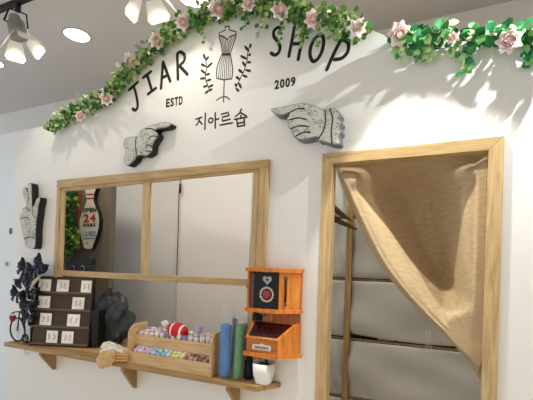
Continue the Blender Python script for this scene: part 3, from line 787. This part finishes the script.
# larger toys on the heap
rb = P(177.5, 330.5, ytf + .05)
t = thing('striped_ball', 'big red and white striped soft ball on top of the crate', 'ball', rb - Vector((0,0,.03)))
M_red = ballmat('red_knit', '#cf2a2c')
xf = Matrix.Translation(rb) @ Matrix.Rotation(.10, 4, 'Y') @ Matrix.Diagonal((1.45, 1, 1, 1))
def bandball(mb, r, x_lo, x_hi, bump=1.0):
    prof = []
    for i in range(9):
        h = x_lo + (x_hi-x_lo)*i/8; prof.append((math.sqrt(max(0, r*r - h*h))*bump, h))
    mb.lathe(prof, (0,0,0), 20, 0, Vector((1, 0, 0)))
r = .050
for lo_, hi_, m in ((-r*.98, -.018, M_red), (-.018, -.010, BM['white']), (-.010, .026, M_red), (.026, .034, BM['white']), (.034, r*.98, M_red)):
    mb = MB(xf); bandball(mb, r, lo_, hi_); obj('stripe' if m is BM['white'] else 'ball', mb, m, t)
for i, (x_, y_, rr_, l_) in enumerate(((165.5,324,.024,'large white soft ball left of the red striped ball'),(199,329,.022,'large pale violet ball right of the red striped ball'),(160,330,.018,'larger pink ball at the left end of the heap in the upper tray'))):
    soft_ball(P(x_, y_, ytf + .04), rr_, (BM['white'], ballmat('pale_violet', '#cdbbe0'), BM['pink'])[i], l_, None, i)

# ------------------------------------------------------------------ packs in clear sleeves
def sleeve(label, px0, px1, ptop_, pbot, pin, col, y, lean, cloud, seed):
    a, b = P(px0, pbot, y).x, P(px1, pbot, y).x; zt_ = P((px0+px1)/2, ptop_, y).z; zi = P((px0+px1)/2, pin, y).z
    t = thing('craft_pack', label, 'pack', ((a+b)/2, y, ztop))
    xf = Matrix.Translation(((a+b)/2, y, ztop + .001)) @ Matrix.Rotation(lean, 4, 'Y')
    w = (b-a)/2; h = zt_ - ztop; hi = zi - ztop; m = mat('pack_' + col[1:], col, .55, var=.25, scale=60, bump=.4, bscale=40)
    rd = random.Random(seed)
    mb = MB(xf); prof = [(w*.45, .004), (w*.66, .02)] + [(w*(.68 + rd.uniform(-.06, .06)), .02 + (hi-.03)*k/7) for k in range(1, 8)] + [(w*.55, hi)]
    mb.lathe(prof, (0,0,0), 14, 0)
    mb.v = [Vector((v.x, y + (v.y-y)*.8, v.z)) for v in mb.v]; obj('roll', mb, m, t)
    def fn(u, v):
        an = 2*PI*u; k = (.92 + .06*math.sin(7*v*3 + an*3)) ; fl = 1 - max(0, v - hi/h)/(1-hi/h+1e-6)*.7
        return xf @ Vector((w*k*math.cos(an), w*.85*k*fl*math.sin(an) + (0), .002 + v*h + (.008*math.sin(an*2) if v > .98 else 0)))
    mb = MB(); mb.grid(fn, 18, 14); mb.uv = {}; obj('sleeve', mb, clear('sleeve_plastic', '#f4f7f7', cloud, .12), t)
sleeve('blue roll in a clear plastic sleeve beside the crate', 217.5, 232, 309, 379.5, 324, '#2f7cc0', -.085, .0, .90, 1)
sleeve('grey roll in a clear sleeve between the blue and green rolls', 229, 236, 313, 380, 318, '#777b74', -.005, .02, .92, 2)
sleeve('green roll in a clear plastic sleeve near the hanging cabinet', 232, 242, 316, 381, 324, '#4f9a5a', -.085, .03, .90, 3)
sleeve('slim grey green roll in a clear sleeve, closest to the plant pot', 238.5, 245.5, 319, 381.5, 323, '#7d8a7b', -.015, .03, .90, 4)

# black jar and plant pot
bj = P(249, 378, -.03)
t = thing('black_tin', 'tall black tin on the shelf behind the plant pot', 'tin', (bj.x, -.035, ztop))
obj('body', MB().lathe([(.022,0),(.024,.004),(.024,.10),(.021,.104)], (bj.x, -.035, ztop+.001), 18), M_navy, t)
obj('lid', MB().lathe([(.018,0),(.018,.018),(.014,.022)], (bj.x, -.035, ztop+.105), 18), M_black, t)
pc = P(263.5, 382, -.072); pr_ = .5*(P(272, 366, -.07).x - P(254.5, 366, -.07).x)*1.02; ph_ = P(263, 362.5, -.072).z - ztop
pt = thing('potted_succulent', 'small succulent in a white ceramic pot under the hanging cabinet', 'plant', (pc.x, -.072, ztop))
obj('pot', MB().lathe([(pr_*.68,0.001),(pr_*.74,.006),(pr_*1.0,ph_*.6),(pr_*1.05,ph_),(pr_*.94,ph_),(pr_*.9,ph_*.8)], (pc.x, -.072, ztop), 40, sq=3.2), M_white, pt)
obj('soil', MB().lathe([(pr_*.9, 0), (pr_*.88, .004), (.001, .006)], (pc.x, -.072, ztop + ph_*.8), 24), M_dark, pt)
mb = MB(); rd = random.Random(4)
for k in range(26):
    an = k*2.4; el = .3 + .9*rd.random(); c = Vector((pc.x, -.072, ztop + ph_*.82))
    d = Vector((math.cos(an)*math.cos(el), math.sin(an)*math.cos(el), math.sin(el)))
    mb.tube([c, c + d*.02, c + d*rd.uniform(.028, .046)], [.004, .007, .001], 6, k % 2)
obj('leaves', mb, [GREENS[2], mat('succulent_dark', '#24301f', .5)], pt)

# ------------------------------------------------------------------ hanging cabinet
dC = .117; yF = -dC
xl = P(246.5, 300, yF).x; xc = P(279, 300, yF).x; xr = P(304.2, 300, 0).x - .002
def hz(px, py): return P(px, py, yF).z
zT1, zT0 = hz(262, 267.8), hz(262, 271.6)
zM1, zM0 = hz(262, 308.8), hz(262, 312.4)
zB1_, zB0_ = hz(262, 353.2), hz(262, 357.2)
cb = thing('hanging_cabinet', 'honey-coloured wooden display cabinet hung beside the service window', 'cabinet', ((xl+xr)/2, 0, zB0_))
ybk = -.024
def plan(o=0): return [(xl-o, ybk), (xl-o, yF-o), (xc+o*.6, yF-o), (xr+o, ybk)]
def slab(name, z0, z1, o):
    p = plan(o); n = 4
    mb = MB(); mb.add([(x, y, z0) for x, y in p] + [(x, y, z1) for x, y in p], [(0,1,2,3)[::-1] if False else (3,2,1,0)[::-1], (4,5,6,7)] + [(i, (i+1) % n, (i+1) % n + n, i + n) for i in range(n)])
    return obj(name, mb, M_org, cb, bevel=.0015)
slab('top', zT0, zT1, .008); slab('middle_shelf', zM0, zM1, .008); slab('bottom', zB0_, zB1_, .008)
tk = .009
obj('left_side', MB().box((xl, yF+.004, zM1), (xl+tk, ybk, zT0)), M_org, cb)
obj('left_side', MB().box((xl, -.05, zB1_), (xl+tk, ybk, zM0)), M_org, cb)
dxs = Vector((xr-xc, ybk-yF, 0)); dn = Vector((dxs.y, -dxs.x, 0)).normalized()
def sidepoly(name, prof, m, off0=-tk, off1=0.0):      # prof: (u along the slanted side, z)
    mb = MB(); n = len(prof)
    q0 = [Vector((xc, yF, 0)) + dxs*u + dn*off0 + Vector((0,0,z)) for u, z in prof]; q1 = [Vector((xc, yF, 0)) + dxs*u + dn*off1 + Vector((0,0,z)) for u, z in prof]
    mb.add(q0 + q1, [tuple(range(n-1, -1, -1)), tuple(range(n, 2*n))] + [(i, (i+1) % n, (i+1) % n + n, i + n) for i in range(n)])
    return obj(name, mb, m, cb, bevel=.001)
sidepoly('slanted_side', [(0, zM1), (1, zM1), (1, zT0), (0, zT0)], M_org)
M_iron = mat('aged_metal', '#6b6258', .35, metal=.7, var=.4, scale=80)
um = .26
mb = MB(); c = Vector((xc, yF, 0)) + dxs*um + dn*.003
mb.tube([c + Vector((0,0,zM1 + .04)), c + Vector((0,0,zT0 - .035))], .006, 8); obj('slot', mb, M_dark, cb)
for zz in (zM1 + .03, zT0 - .03):
    mb = MB(); mb.ball(c + dn*.003 + Vector((0,0,zz)), (.009,.006,.013), 8, 6); obj('clasp', mb, M_iron, cb)
mb = MB(); mb.tube([c + dn*.003 + Vector((-.004,0,zM1 + .04)), c + dn*.003 + Vector((-.004,0,zT0 - .035))], .0022, 6); obj('rod', mb, M_iron, cb)
obj('back_panel', MB().box((P(273, 300, ybk).x, ybk-.008, zB1_), (xr-.006, ybk, zT0)), wood('back_wood', '#8d4a16', '#ad6424', 'Z'), cb)
obj('batten', MB().box((P(266, 300, 0).x + .02, ybk, zB1_), (xr-.02, -.001, zT0)), M_org, cb)
zD = hz(262, 339.5)                     # top front edge of the desk-like drawer
zK = hz(262, 325)
obj('drawer', MB().box((xl+.006, yF+.002, zB1_), (xc-.004, yF+.014, zD)), wood('drawer_wood', '#a35c22', '#bf7431', 'X'), cb, bevel=.001)
sidepoly('desk_side', [(0, zB1_), (.985, zB1_), (.985, zK + .012), (.8, zK + .012), (0, zD)], M_org)
mb = MB(); p = [(xl, ybk-.01, zK + .004), (xl, yF, zD), (xc, yF, zD), (xc + dxs.x*.8, yF + dxs.y*.8, zK + .004)]
mb.add(p + [(x, y, z + .005) for x, y, z in p], [(3,2,1,0)[::-1], (4,5,6,7), (0,1,5,4), (1,2,6,5), (2,3,7,6), (3,0,4,7)]); obj('sloping_lid', mb, M_org, cb)
M_gloss = mat('wine_red_gloss', '#3a1518', .12, var=.7, scale=40, spec=.6)
def lp(u, v):
    a = Vector(p[1]).lerp(Vector(p[2]), u); b = Vector(p[0]).lerp(Vector(p[3]), u); return a.lerp(b, v) + Vector((0,0,.0055))
mb = MB(); q = [lp(.08,.08), lp(.93,.08), lp(.93,.92), lp(.08,.92)]; mb.add(q + [v + Vector((0,0,.003)) for v in q], [(3,2,1,0)[::-1], (4,5,6,7), (0,1,5,4), (1,2,6,5), (2,3,7,6), (3,0,4,7)]); obj('glossy_insert', mb, M_gloss, cb)
# plate on the drawer
a = P(261.5, 347.5, yF); mb = MB()
pw = (xc - xl)*.27; phh = .014
mb.prism([(a.x-pw, a.z-phh), (a.x+pw, a.z-phh), (a.x+pw*1.08, a.z), (a.x+pw, a.z+phh*.9), (a.x+pw*.3, a.z+phh), (a.x, a.z+phh*1.5), (a.x-pw*.3, a.z+phh), (a.x-pw, a.z+phh*.9), (a.x-pw*1.08, a.z)], yF-.002, yF+.002)
lpv = obj('label_plate', mb, mat('pale_metal', '#d9d4c6', .35, metal=.3), cb)
obj('plate_insert', MB().box((a.x-pw*.8, yF-.003, a.z-phh*.6), (a.x+pw*.8, yF-.0015, a.z+phh*.45)), mat('plate_text', '#8e8576', .6, var=.6, scale=300), lpv)
# badge board in the upper opening
by = yF + .02
bx0, bx1 = P(254, 290, by).x, xc - .006
bb = thing('badge_board', 'black board with badges inside the upper part of the hanging cabinet', 'board', ((bx0+bx1)/2, by, zM1))
obj('board', MB().box((bx0, by, zM1+.001), (bx1, by+.006, zT0-.004)), M_black, bb)
M_cream = mat('badge_cream', '#d8d2c2', .4, var=.2)
c = P(266.8, 294.5, by - .004)
rb_ = thing('round_badge', 'round red badge with a white bead rim on the black board', 'badge', c)
br = .040
obj('disc', MB().lathe([(br*.8,0),(br*.8,.004),(br*.6,.007)], c + Vector((0,.003,0)), 20, 0, Vector((0,-1,0))), M_black, rb_)
obj('centre', MB().lathe([(br*.62,0),(br*.6,.003),(br*.3,.004)], c + Vector((0,-.003,0)), 20, 0, Vector((0,-1,0))), mat('badge_red', '#9e3a40', .4, var=.4, scale=200), rb_)
mb = MB()
for k in range(16): mb.ball(c + Vector((br*.92*math.cos(2*PI*k/16), -.001, br*.92*math.sin(2*PI*k/16))), (.0072,.005,.0072), 8, 5)
obj('bead_rim', mb, M_cream, rb_)
c = P(267.5, 280, by - .003)
hb = thing('heart_badge', 'small white heart-shaped badge at the top of the black board', 'badge', c)
hp = [(16*math.sin(t)**3/16*.027, (13*math.cos(t)-5*math.cos(2*t)-2*math.cos(3*t)-math.cos(4*t))/16*.027) for t in [2*PI*i/28 for i in range(28)]]
obj('badge', MB().prism([(c.x + u, c.z + v) for u, v in hp], c.y-.003, c.y+.002), mat('badge_grey', '#a9a8a4', .4, var=.3, scale=200), hb)
obj('centre', MB().ball(c + Vector((0,-.004,.001)), (.009,.0015,.006), 10, 6), M_black, hb)
c = P(252, 290, by)
ck = thing('photo_strip', 'narrow strip of printed cards standing left of the black badge board', 'card', (c.x, by, zM1))
obj('strip', MB().box((xl+tk+.002, by+.001, zM1+.001), (bx0-.002, by+.004, zT0-.012)), mat('strip_print', '#6d5a60', .6, var=.7, scale=45), ck)
# small black gadget in the middle bay
c = P(257, 323, -.055)
gd = thing('black_camera', 'small black toy camera on the sloping lid of the hanging cabinet', 'camera', (c.x, -.055, zK))
zc = zK + .012
obj('body', MB().box((c.x-.026, -.066, zc), (c.x+.026, -.044, zc+.034)), M_black, gd, bevel=.004)
obj('lens', MB().lathe([(.013,0),(.013,.01),(.010,.016)], (c.x+.003, -.066, zc+.016), 16, 0, Vector((0,-1,0))), M_navy, gd)
obj('viewfinder', MB().box((c.x-.010, -.062, zc+.034), (c.x+.012, -.048, zc+.042)), M_black, gd, bevel=.002)
obj('strap', MB().tube(smooth_path([(c.x+.024,-.055,zc+.02), (c.x+.045,-.06,zc+.028), (c.x+.062,-.05,zc+.06), (c.x+.066,-.04,zc+.074)]), .003, 6), M_black, gd)
kn = P(247.5, 286.5, yF + .03)
mb = MB(); mb.lathe([(.004,0),(.010,.006),(.011,.012),(.006,.016)], (xl, kn.y, kn.z), 12, 0, Vector((-1,0,0))); obj('knob', mb, M_black, cb)

# ------------------------------------------------------------------ burlap curtain
cy0 = .135
# rod just under the head
zrod = zt1 + .055
xi0, xi1 = DL - .02, DR + .03
rod = thing('curtain_rod', 'thin rod under the doorway head carrying the burlap curtain', 'rod', ((xi0+xi1)/2, cy0, zrod))
obj('pole', MB().tube([(xi0+.001, cy0, zrod), (xi1-.001, cy0, zrod)], .006, 8), M_grey, rod)
hem = smooth_path([Vector((x, y, 0)) for x, y in ((333.5,158),(336.5,170),(341.5,184),(350,205),(362,231),(377,260),(397,287),(420,312),(441,332),(460,352),(474,371),(483.5,388),(486,412),(486.5,440))], 6)
def hem_at(v):
    t = v*(len(hem)-1); i = min(int(t), len(hem)-2); return hem[i].lerp(hem[i+1], t - i)
xend = xi1 - .02
def gauss(x, c, w): return math.exp(-((x-c)/w)**2)
def sstep(a, b, x): t = min(1, max(0, (x-a)/(b-a))); return t*t*(3-2*t)
YH = cy0 - .03
def curt(u, v):
    h = hem_at(v); a = P(h.x, h.y, YH)
    x = a.x + (xend - a.x)*u
    z = zrod + .004 + (a.z - zrod - .004)*(1 - .12*u*sstep(.3, 1, v)) - .08*math.sin(PI*v)*u*(1-u)
    wd = xend - a.x; d = u*wd; e = (1-u)*wd
    # the roll along the hem and the second roll at the right jamb, with a hollow between
    b1 = .29*(1 - sstep(.07, .30, d))*sstep(.04, .16, v)
    b2 = .275*(1 - sstep(.06, .31 - .12*sstep(.1, .6, v), e))*sstep(.06, .16, v)*(1 - sstep(.5, .8, v))
    rip = (.005*math.sin(u*21 + v*6) + .003*math.sin(u*43 - v*9))*sstep(.02, .3, v)
    edge = sstep(0, .055, d)*sstep(0, .03, e)
    y = YH + .21*sstep(.02, .2, v)*sstep(0, .06, d)*sstep(0, .07, e) - (b1 + b2 + rip)*edge
    return Vector((x, max(y, .008), z))
mb = MB(); mb.grid(curt, 110, 120)
cu = obj('curtain', mb, M_burlap, solid=.002)
tag(cu, 'brown burlap curtain swept to the right across the doorway', 'curtain')

# twisted cords tying from the left
def cord(a, b, r, label):
    t = thing('twisted_cord', label, 'cord', a)
    for s_ in (0, PI):
        mb = MB(); pts = []; rs = []
        for i in range(41):
            k = i/40; c = a.lerp(b, k) + Vector((0,0,-.002*math.sin(PI*k))); rr = r*(1 - .75*k**2)
            d = (b-a).normalized(); e1 = d.cross(Vector((0,1,0))).normalized(); e2 = d.cross(e1)
            an = s_ + k*30
            pts.append(c + (e1*math.cos(an) + e2*math.sin(an))*rr*.55); rs.append(rr*.62)
        mb.tube(pts, rs, 7); obj('strand', mb, M_rope, t)
cord(P(328, 203.5, .16), P(351.5, 221, .14), .018, 'upper twisted brown cord behind the left door jamb')
cord(P(328, 215.5, .17), P(357, 229.5, .14), .017, 'lower twisted brown cord behind the left door jamb')

# ------------------------------------------------------------------ covered shelving behind the doorway
SY = .62
gx0, gx1 = P(318, 300, SY).x, P(505, 300, SY).x
def sz(y): return P(350, y, SY).z
rows = [sz(218), sz(279), sz(338.5), sz(397), sz(452)]
su = thing('shelving_unit', 'wooden storage shelving with canvas covers behind the doorway', 'shelving', ((gx0+gx1)/2, SY, 0))
pxx = P(347.5, 300, SY - .03).x
for xx in (gx0, pxx, gx1):
    obj('post', MB().box((xx-.019, SY-.035, 0), (xx+.019, SY, 2.35)), M_post, su, bevel=.002)
for zz in rows + [sz(150)]:
    obj('shelf_board', MB().box((gx0, SY+.012, zz-.012), (gx1, SY+.36, zz+.008)), M_dark, su)  # wooden boards coloured near black: shade of the gaps put into the colour
    obj('rail', MB().box((gx0+.02, SY+.001, zz-.010), (gx1-.02, SY+.012, zz+.004)), M_post, su)
obj('back_sheet', MB().box((gx0, SY+.361, 0), (gx1, SY+.365, 2.35)), M_dark, su)  # dark colour stands in for the shade inside the shelving
def cover(xa, xb, za, zb, seed, label, sag=0):
    rd = random.Random(seed); p1, p2, p3 = [rd.uniform(0, 6.3) for _ in range(3)]
    def fn(u, v):
        z = za + (zb-za)*v
        if sag: z -= -sag*v*(.35 + .65*math.sin(PI*u)**2)*(-1) if False else 0
        z += (sag*(1 - math.sin(PI*(.12 + .76*u))) * v if sag else 0)
        w = .006*math.sin(5*u + 4*v + p1) + .005*math.sin(9*u - 6*v + p2) + .003*math.sin(15*u*(1-v) + p3)
        return Vector((xa + (xb-xa)*u, SY - .008 - (w+.008)*1.5*math.sin(PI*v)**.6, z))
    mb = MB(); mb.grid(fn, 36, 22); o = obj('canvas_cover', mb, M_canvas, solid=.002); tag(o, label, 'cover', None); return o
mid = [(sz(150)-.012, rows[0]+.009, 'highest'), (rows[0]-.0105, rows[1]+.0095, 'second'), (rows[1]-.0115, rows[2]+.014, 'third'), (rows[2]-.0115, rows[3]+.0095, 'fourth'), (rows[3]-.011, rows[4]+.0095, 'lowest')]
for i, (za, zb, w) in enumerate(mid):
    cover(gx0+.02, pxx-.021, za, zb, 30+i, 'narrow grey canvas cover left of the shelving post, %s row' % w)
    cover(pxx+.021, gx1-.02, za, zb, 40+i, 'wide grey canvas cover right of the shelving post, %s row' % w, .035 if i == 2 else 0)
for (x_, w_, c_, l_) in ((386, .10, '#d8d4cb', 'folded white packet peeking under the sagging canvas cover'), (402, .05, '#b98a6c', 'small tan packet peeking under the sagging canvas cover')):
    a = P(x_, 336, SY + .03)
    tag(obj('packet', MB().box((a.x-w_/2, SY+.016, rows[2]+.009), (a.x+w_/2, SY+.06, rows[2]+.026)), mat('packet_' + c_[1:], c_, .6), bevel=.004), l_, 'packet')
mb = MB(); a = P(428, 330, SY - .02)
tg2 = thing('string_tassel', 'pale string tassel hanging at the shelf gap beside the curtain hem', 'tassel', P(428, 344, SY-.03))
for k in range(4):
    b = P(426 + k*1.5, 331, SY - .025); c = P(425.5 + k*1.8, 348 + (k % 2)*2, SY - .03); mb.tube([b, b.lerp(c, .5) + Vector((.003,0,0)), c], .0018, 5)
obj('strings', mb, mat('string', '#cfc6b4', .9), tg2)

# ------------------------------------------------------------------ inside the left pane
cyb = TY - .03
rdp = random.Random(12); mb = MB()
a = P(66, 190, cyb); b = P(66, 285, cyb)
iv = thing('ivy_vine', 'hanging artificial ivy behind the left edge of the service window', 'plant', (a.x, cyb, P(66, 285, cyb).z))
for k in range(520):
    x_ = rdp.gauss(67, 4.2); y_ = rdp.uniform(186, 254)
    if y_ < 225: x_ += 1.5
    c = P(min(77, max(56, x_)), y_, cyb - rdp.uniform(0, .08)); d = rv(rdp); d.z -= .6; nn = rv(rdp); nn.y -= 1
    leaf_into(mb, c, d, nn, .042, .02, rdp.choice((0, 0, 1, 2)))
obj('foliage', mb, GREENS[:3], iv)
obj('stem', MB().tube([a + Vector((0,0,.3)), a.lerp(b, .3) + Vector((.02,0,0)), a.lerp(b, .65)], .005, 6), M_stem, iv)
# bowling pin sign
yS = TY - .045
pn = [(84,186),(95.5,186),(94.3,193),(93.5,200),(95.5,207),(98,213),(99,220),(98.4,228),(96,237),(93,245),(91.5,248.5),(84.5,248),(82.5,241),(80,231),(79.5,222),(81.5,214),(85,206),(86.6,199.5),(85.6,193)]
q = wp(pn, -yS); sm = smooth_path([Vector((x, 0, z)) for x, z in q] + [Vector((q[0][0], 0, q[0][1]))], 3)[:-1]
pzmin = min(v.z for v in sm)
ps = thing('bowling_pin_sign', 'bowling-pin shaped sign reading OPEN 24 HOURS LANES on the taupe wall', 'sign', (P(89, 220, yS).x, TY, pzmin))
obj('board', MB().prism([(v.x, v.z) for v in sm], yS, TY - .001, 0, 1), [mat('pin_cream', '#d6cfbc', .6, var=.08), M_signside], ps)
def pword(w, x0_, y0_, x1_, hp_, m, nm='letters', bold=.03):
    a = P(x0_, y0_, yS); b = P(x1_, y0_, yS); zz = P(x0_, y0_ - hp_, yS).z - a.z
    text_part(nm, w, a, b.x - a.x, zz, yS - .0005, ps, m, bold, .14, split=False)
M_rd = mat('sign_red', '#b5343c', .6); M_bl = mat('sign_blue', '#6f93ad', .6)
pword('OPEN', 83.0, 212.5, 96.2, 4.2, M_ink); pword('24', 83.4, 222.5, 95.6, 8.4, M_rd, bold=.02); pword('HOURS', 83.2, 226.8, 95.6, 3.2, M_ink); pword('LANES', 82.6, 236, 95.8, 4.6, M_bl, bold=.01)
mb = MB(); mb.tube([P(83.5, 238.5, yS-.001), P(95, 238, yS-.001)], .005, 6, flat=.2); obj('underline', mb, M_bl, ps)
for yy in (194.5, 198.5):
    mb = MB(); mb.tube([P(86.5, yy, yS-.001), P(93.5, yy-.3, yS-.001)], .007, 6, flat=.2); obj('stripe', mb, M_rd, ps)
mb = MB(); c = P(87.5, 243, yS); mb.lathe([(.010,0),(.008,.002)], c + Vector((0,.001,0)), 12, 0, Vector((0,-1,0))); obj('dot', mb, M_rd, ps)
for (xa, ya, xb, yb2, c_, l_) in ((70.5, 228, 78.5, 249, '#b5a83a', 'upright yellow card standing behind the ivy beside the pin sign'), (74, 190, 80, 227, '#a3583f', 'upright narrow rusty red board beside the neck of the pin sign')):
    a, b = P(xa, yb2, TY-.02), P(xb, ya, TY-.02)
    tag(obj('wall_plaque', MB().box((a.x, TY-.025, a.z), (b.x, TY-.001, b.z)), mat('plaque_' + c_[1:], c_, .6, var=.3), bevel=.003), l_, 'plaque')
# owl-like ornament with two round white eyes
ow = thing('eyed_plaque', 'dark plaque with two round white rings, low behind the left pane', 'ornament', P(80, 275, TY))
yO = TY - .05
obj('plate', MB().prism(wp([(66,262),(70,259),(76,261),(82,262),(88,258.5),(92,259),(90,265),(91,276),(86,283),(74,283),(67,274)], -yO), yO, TY+.0005), mat('plaque_blue_black', '#4a4f55', .6, var=.7, scale=40), ow)
for x_, y_ in ((72.5, 268), (82.5, 268.5)):
    c = P(x_, y_, yO)
    obj('ring', MB().lathe([(.028,0),(.028,.004),(.022,.006)], c, 20, 0, Vector((0,-1,0))), mat('ring_grey', '#98968c', .6, var=.5, scale=60), ow)
    obj('pupil', MB().lathe([(.020,0),(.018,.004)], c + Vector((0,-.005,0)), 16, 0, Vector((0,-1,0))), M_dark, ow)
# hanging cable
ck0, ck1 = P(180.5, 183, .845), P(176.5, 318, .845)
cbl = thing('power_cable', 'thin black cable hanging down inside behind the right pane', 'cable', (ck0.x, ck0.y, CEIL))
pts = [Vector((ck0.x, ck0.y, CEIL-.01)), Vector((ck0.x+.01, ck0.y, 2.6)), ck0, P(179, 195, .845), P(178.3, 225, .845), P(177.5, 250, .845), P(176.6, 283, .845)]
obj('cord', MB().tube(smooth_path(pts, 5), .004, 6), M_black, cbl)
obj('joint', MB().tube([P(180.3, 184, .842), P(179.9, 193, .842)], .010, 8), M_black, cbl)

# ------------------------------------------------------------------ lamps
def down_light(c, label):
    t = thing('recessed_downlight', label, 'ceiling light', c - Vector((0, 0, .003)), 'recessed downlights')
    obj('trim_ring', MB(Matrix.Translation(c)).lathe([(DR_-.006, .06), (DR_-.006, -.001), (DR_-.004, -.003), (DR_+.006, -.003), (DR_+.008, 0)], (0, 0, 0), 48, caps=False), mat('baffle', '#a09a92', .5), t)
    obj('diffuser', MB().lathe([(DR_-.007, .052), (DR_-.007, .046), (.001, .046)], c, 40), M_disk, t)
def disc_light(c):
    l = bpy.data.lights.new('downlight', 'AREA'); l.shape = 'DISK'; l.size = .16; l.energy = 11; l.color = (1, .95, .88)
    o = bpy.data.objects.new('downlight', l); COL.objects.link(o); o.location = (c.x, c.y, CEIL + .043)
down_light(DLS[1], 'round recessed downlight with a white rim, in full view on the ceiling')
down_light(DLS[2], 'round recessed downlight cut off by the top of the photo above the garland')
for k in (0, 3, 4): down_light(DLS[k], 'round recessed downlight outside the photo in line with the others')
for c in DLS: disc_light(c)

YT = -.34
ZTR = 3.22
tk_ = thing('lighting_track', 'black ceiling track carrying the white barn-door spotlights', 'track', (-1.5, YT, ZTR))
obj('rail', MB().box((-4.6, YT-.017, ZTR), (1.6, YT+.017, ZTR+.03)), M_black, tk_, bevel=.002)
mb = MB()
for x_ in (-4.2, -2.1, 0, 1.4): mb.tube([(x_, YT, ZTR+.02), (x_, YT, CEIL)], .006, 6)
obj('hangers', mb, M_black, tk_)
def spot_lamp(lens, aim, label, energy, col, size, blend=.6, soft=.03, twist=0):
    ax = aim.normalized()
    t = thing('track_spotlight', label, 'spotlight', lens, 'barn-door track spotlights')
    zt_ = ZTR
    a = ax.orthogonal(); a = Vector((0,0,1)).cross(ax); a = a.normalized() if a.length > .05 else Vector((1,0,0)); b = ax.cross(a)
    ca, sa = math.cos(twist), math.sin(twist); a, b = a*ca + b*sa, b*ca - a*sa
    r = .054
    back = lens - ax*.15
    obj('body', MB().lathe([(.020,0),(.034,.006),(.036,.025),(.030,.028),(.030,.034),(.044,.040),(r,.055),(r,.11),(r+.004,.112),(r+.004,.148),(r,.15),(r-.004,.146)], back, 28, 0, ax), M_grey, t)
    obj('lens', MB().lathe([(r-.006,0),(r-.006,.004),(.001,.008)], lens - ax*.022, 24, 0, ax), M_lens, t)
    pv = lens - ax*.09
    mb = MB()
    for s_ in (-1, 1):
        mb.tube([pv + a*s_*(r+.003), pv + a*s_*.075, Vector((pv.x, YT, ZTR-.05)) + a*s_*.055 - a.z*a*s_*0, Vector((pv.x, YT, ZTR-.045))], .006, 6)
    obj('yoke', mb, M_black, t)
    obj('adapter', MB().tube([(pv.x, YT, ZTR-.05), (pv.x, YT, ZTR+.001)], .018, 12), M_black, t)
    for k in range(4):
        e = (a, b, -a, -b)[k]; f_ = (b, -a, -b, a)[k]
        h0 = lens + e*(r+.002) + ax*.002; out = (ax*.80 + e*.60).normalized(); L_ = .125 if k % 2 else .115
        q = [h0 - f_*.040, h0 + f_*.040, h0 + out*L_*.8 + f_*.070, h0 + out*L_ + f_*.052, h0 + out*L_ - f_*.052, h0 + out*L_*.8 - f_*.070]
        mb = MB(); mb.add(q, [(0,1,2,3,4,5)]); obj('barn_door', mb, M_flap, t, solid=.002)
    l = bpy.data.lights.new('spot', 'SPOT'); l.energy = energy; l.color = col; l.spot_size = size; l.spot_blend = blend; l.shadow_soft_size = soft
    o = bpy.data.objects.new('spot', l); COL.objects.link(o); o.location = lens + ax*.004
    o.rotation_euler = (-ax).to_track_quat('Z', 'Y').to_euler()
l1 = P(19.5, 37, YT); l2 = P(148, -6, YT)
WARM = (1, .93, .80); COOL = (.90, .97, 1.0)
spot_lamp(l1, Vector((.30, .10, -1)), 'track spotlight with white barn doors at the far left of the ceiling', 14, WARM, 2.4, twist=.5)
spot_lamp(l2, Vector((.15, .15, -1)), 'track spotlight of which only two white barn doors show, above the word JIAR', 14, WARM, 2.4, twist=.5)
sp_ = l2.x - l1.x
l3 = Vector((l2.x + sp_, YT, l2.z)); l4 = Vector((l2.x + 2*sp_, YT, l2.z))
spot_lamp(l3, Vector((.30, -.16, -1)), 'track spotlight straight above the doorway, beyond the top of the photo', 128, (1, .97, .91), 1.26, .15, .022, twist=.5)
spot_lamp(l4, Vector((-.45, .20, -1)), 'track spotlight right of the doorway, beyond the top of the photo', 95, COOL, 2.2, .4, .012, twist=.5)

# ------------------------------------------------------------------ daylight from the open shop front
w = bpy.data.worlds.new('world'); SC.world = w; w.use_nodes = True
N, L = w.node_tree.nodes, w.node_tree.links; bgn = N['Background']
tc = N.new('ShaderNodeTexCoord'); sx = N.new('ShaderNodeSeparateXYZ'); L.new(tc.outputs['Generated'], sx.inputs[0])
mr = N.new('ShaderNodeMapRange'); mr.inputs[1].default_value = -1; mr.inputs[2].default_value = -.45; L.new(sx.outputs[0], mr.inputs[0])
rmp = N.new('ShaderNodeValToRGB'); rmp.color_ramp.elements[0].color = (.50, .72, 1.08, 1); rmp.color_ramp.elements[1].color = (.44, .41, .365, 1)
L.new(mr.outputs[0], rmp.inputs[0]); L.new(rmp.outputs[0], bgn.inputs[0]); bgn.inputs[1].default_value = 2.45

vs = SC.view_settings; vs.view_transform = 'Standard'; vs.look = 'None'; vs.gamma = 1; vs.exposure = 0; vs.use_curve_mapping = False
SC.cycles.max_bounces = 8; SC.cycles.diffuse_bounces = 4; SC.cycles.transparent_max_bounces = 12
SC.cycles.caustics_reflective = False; SC.cycles.caustics_refractive = False
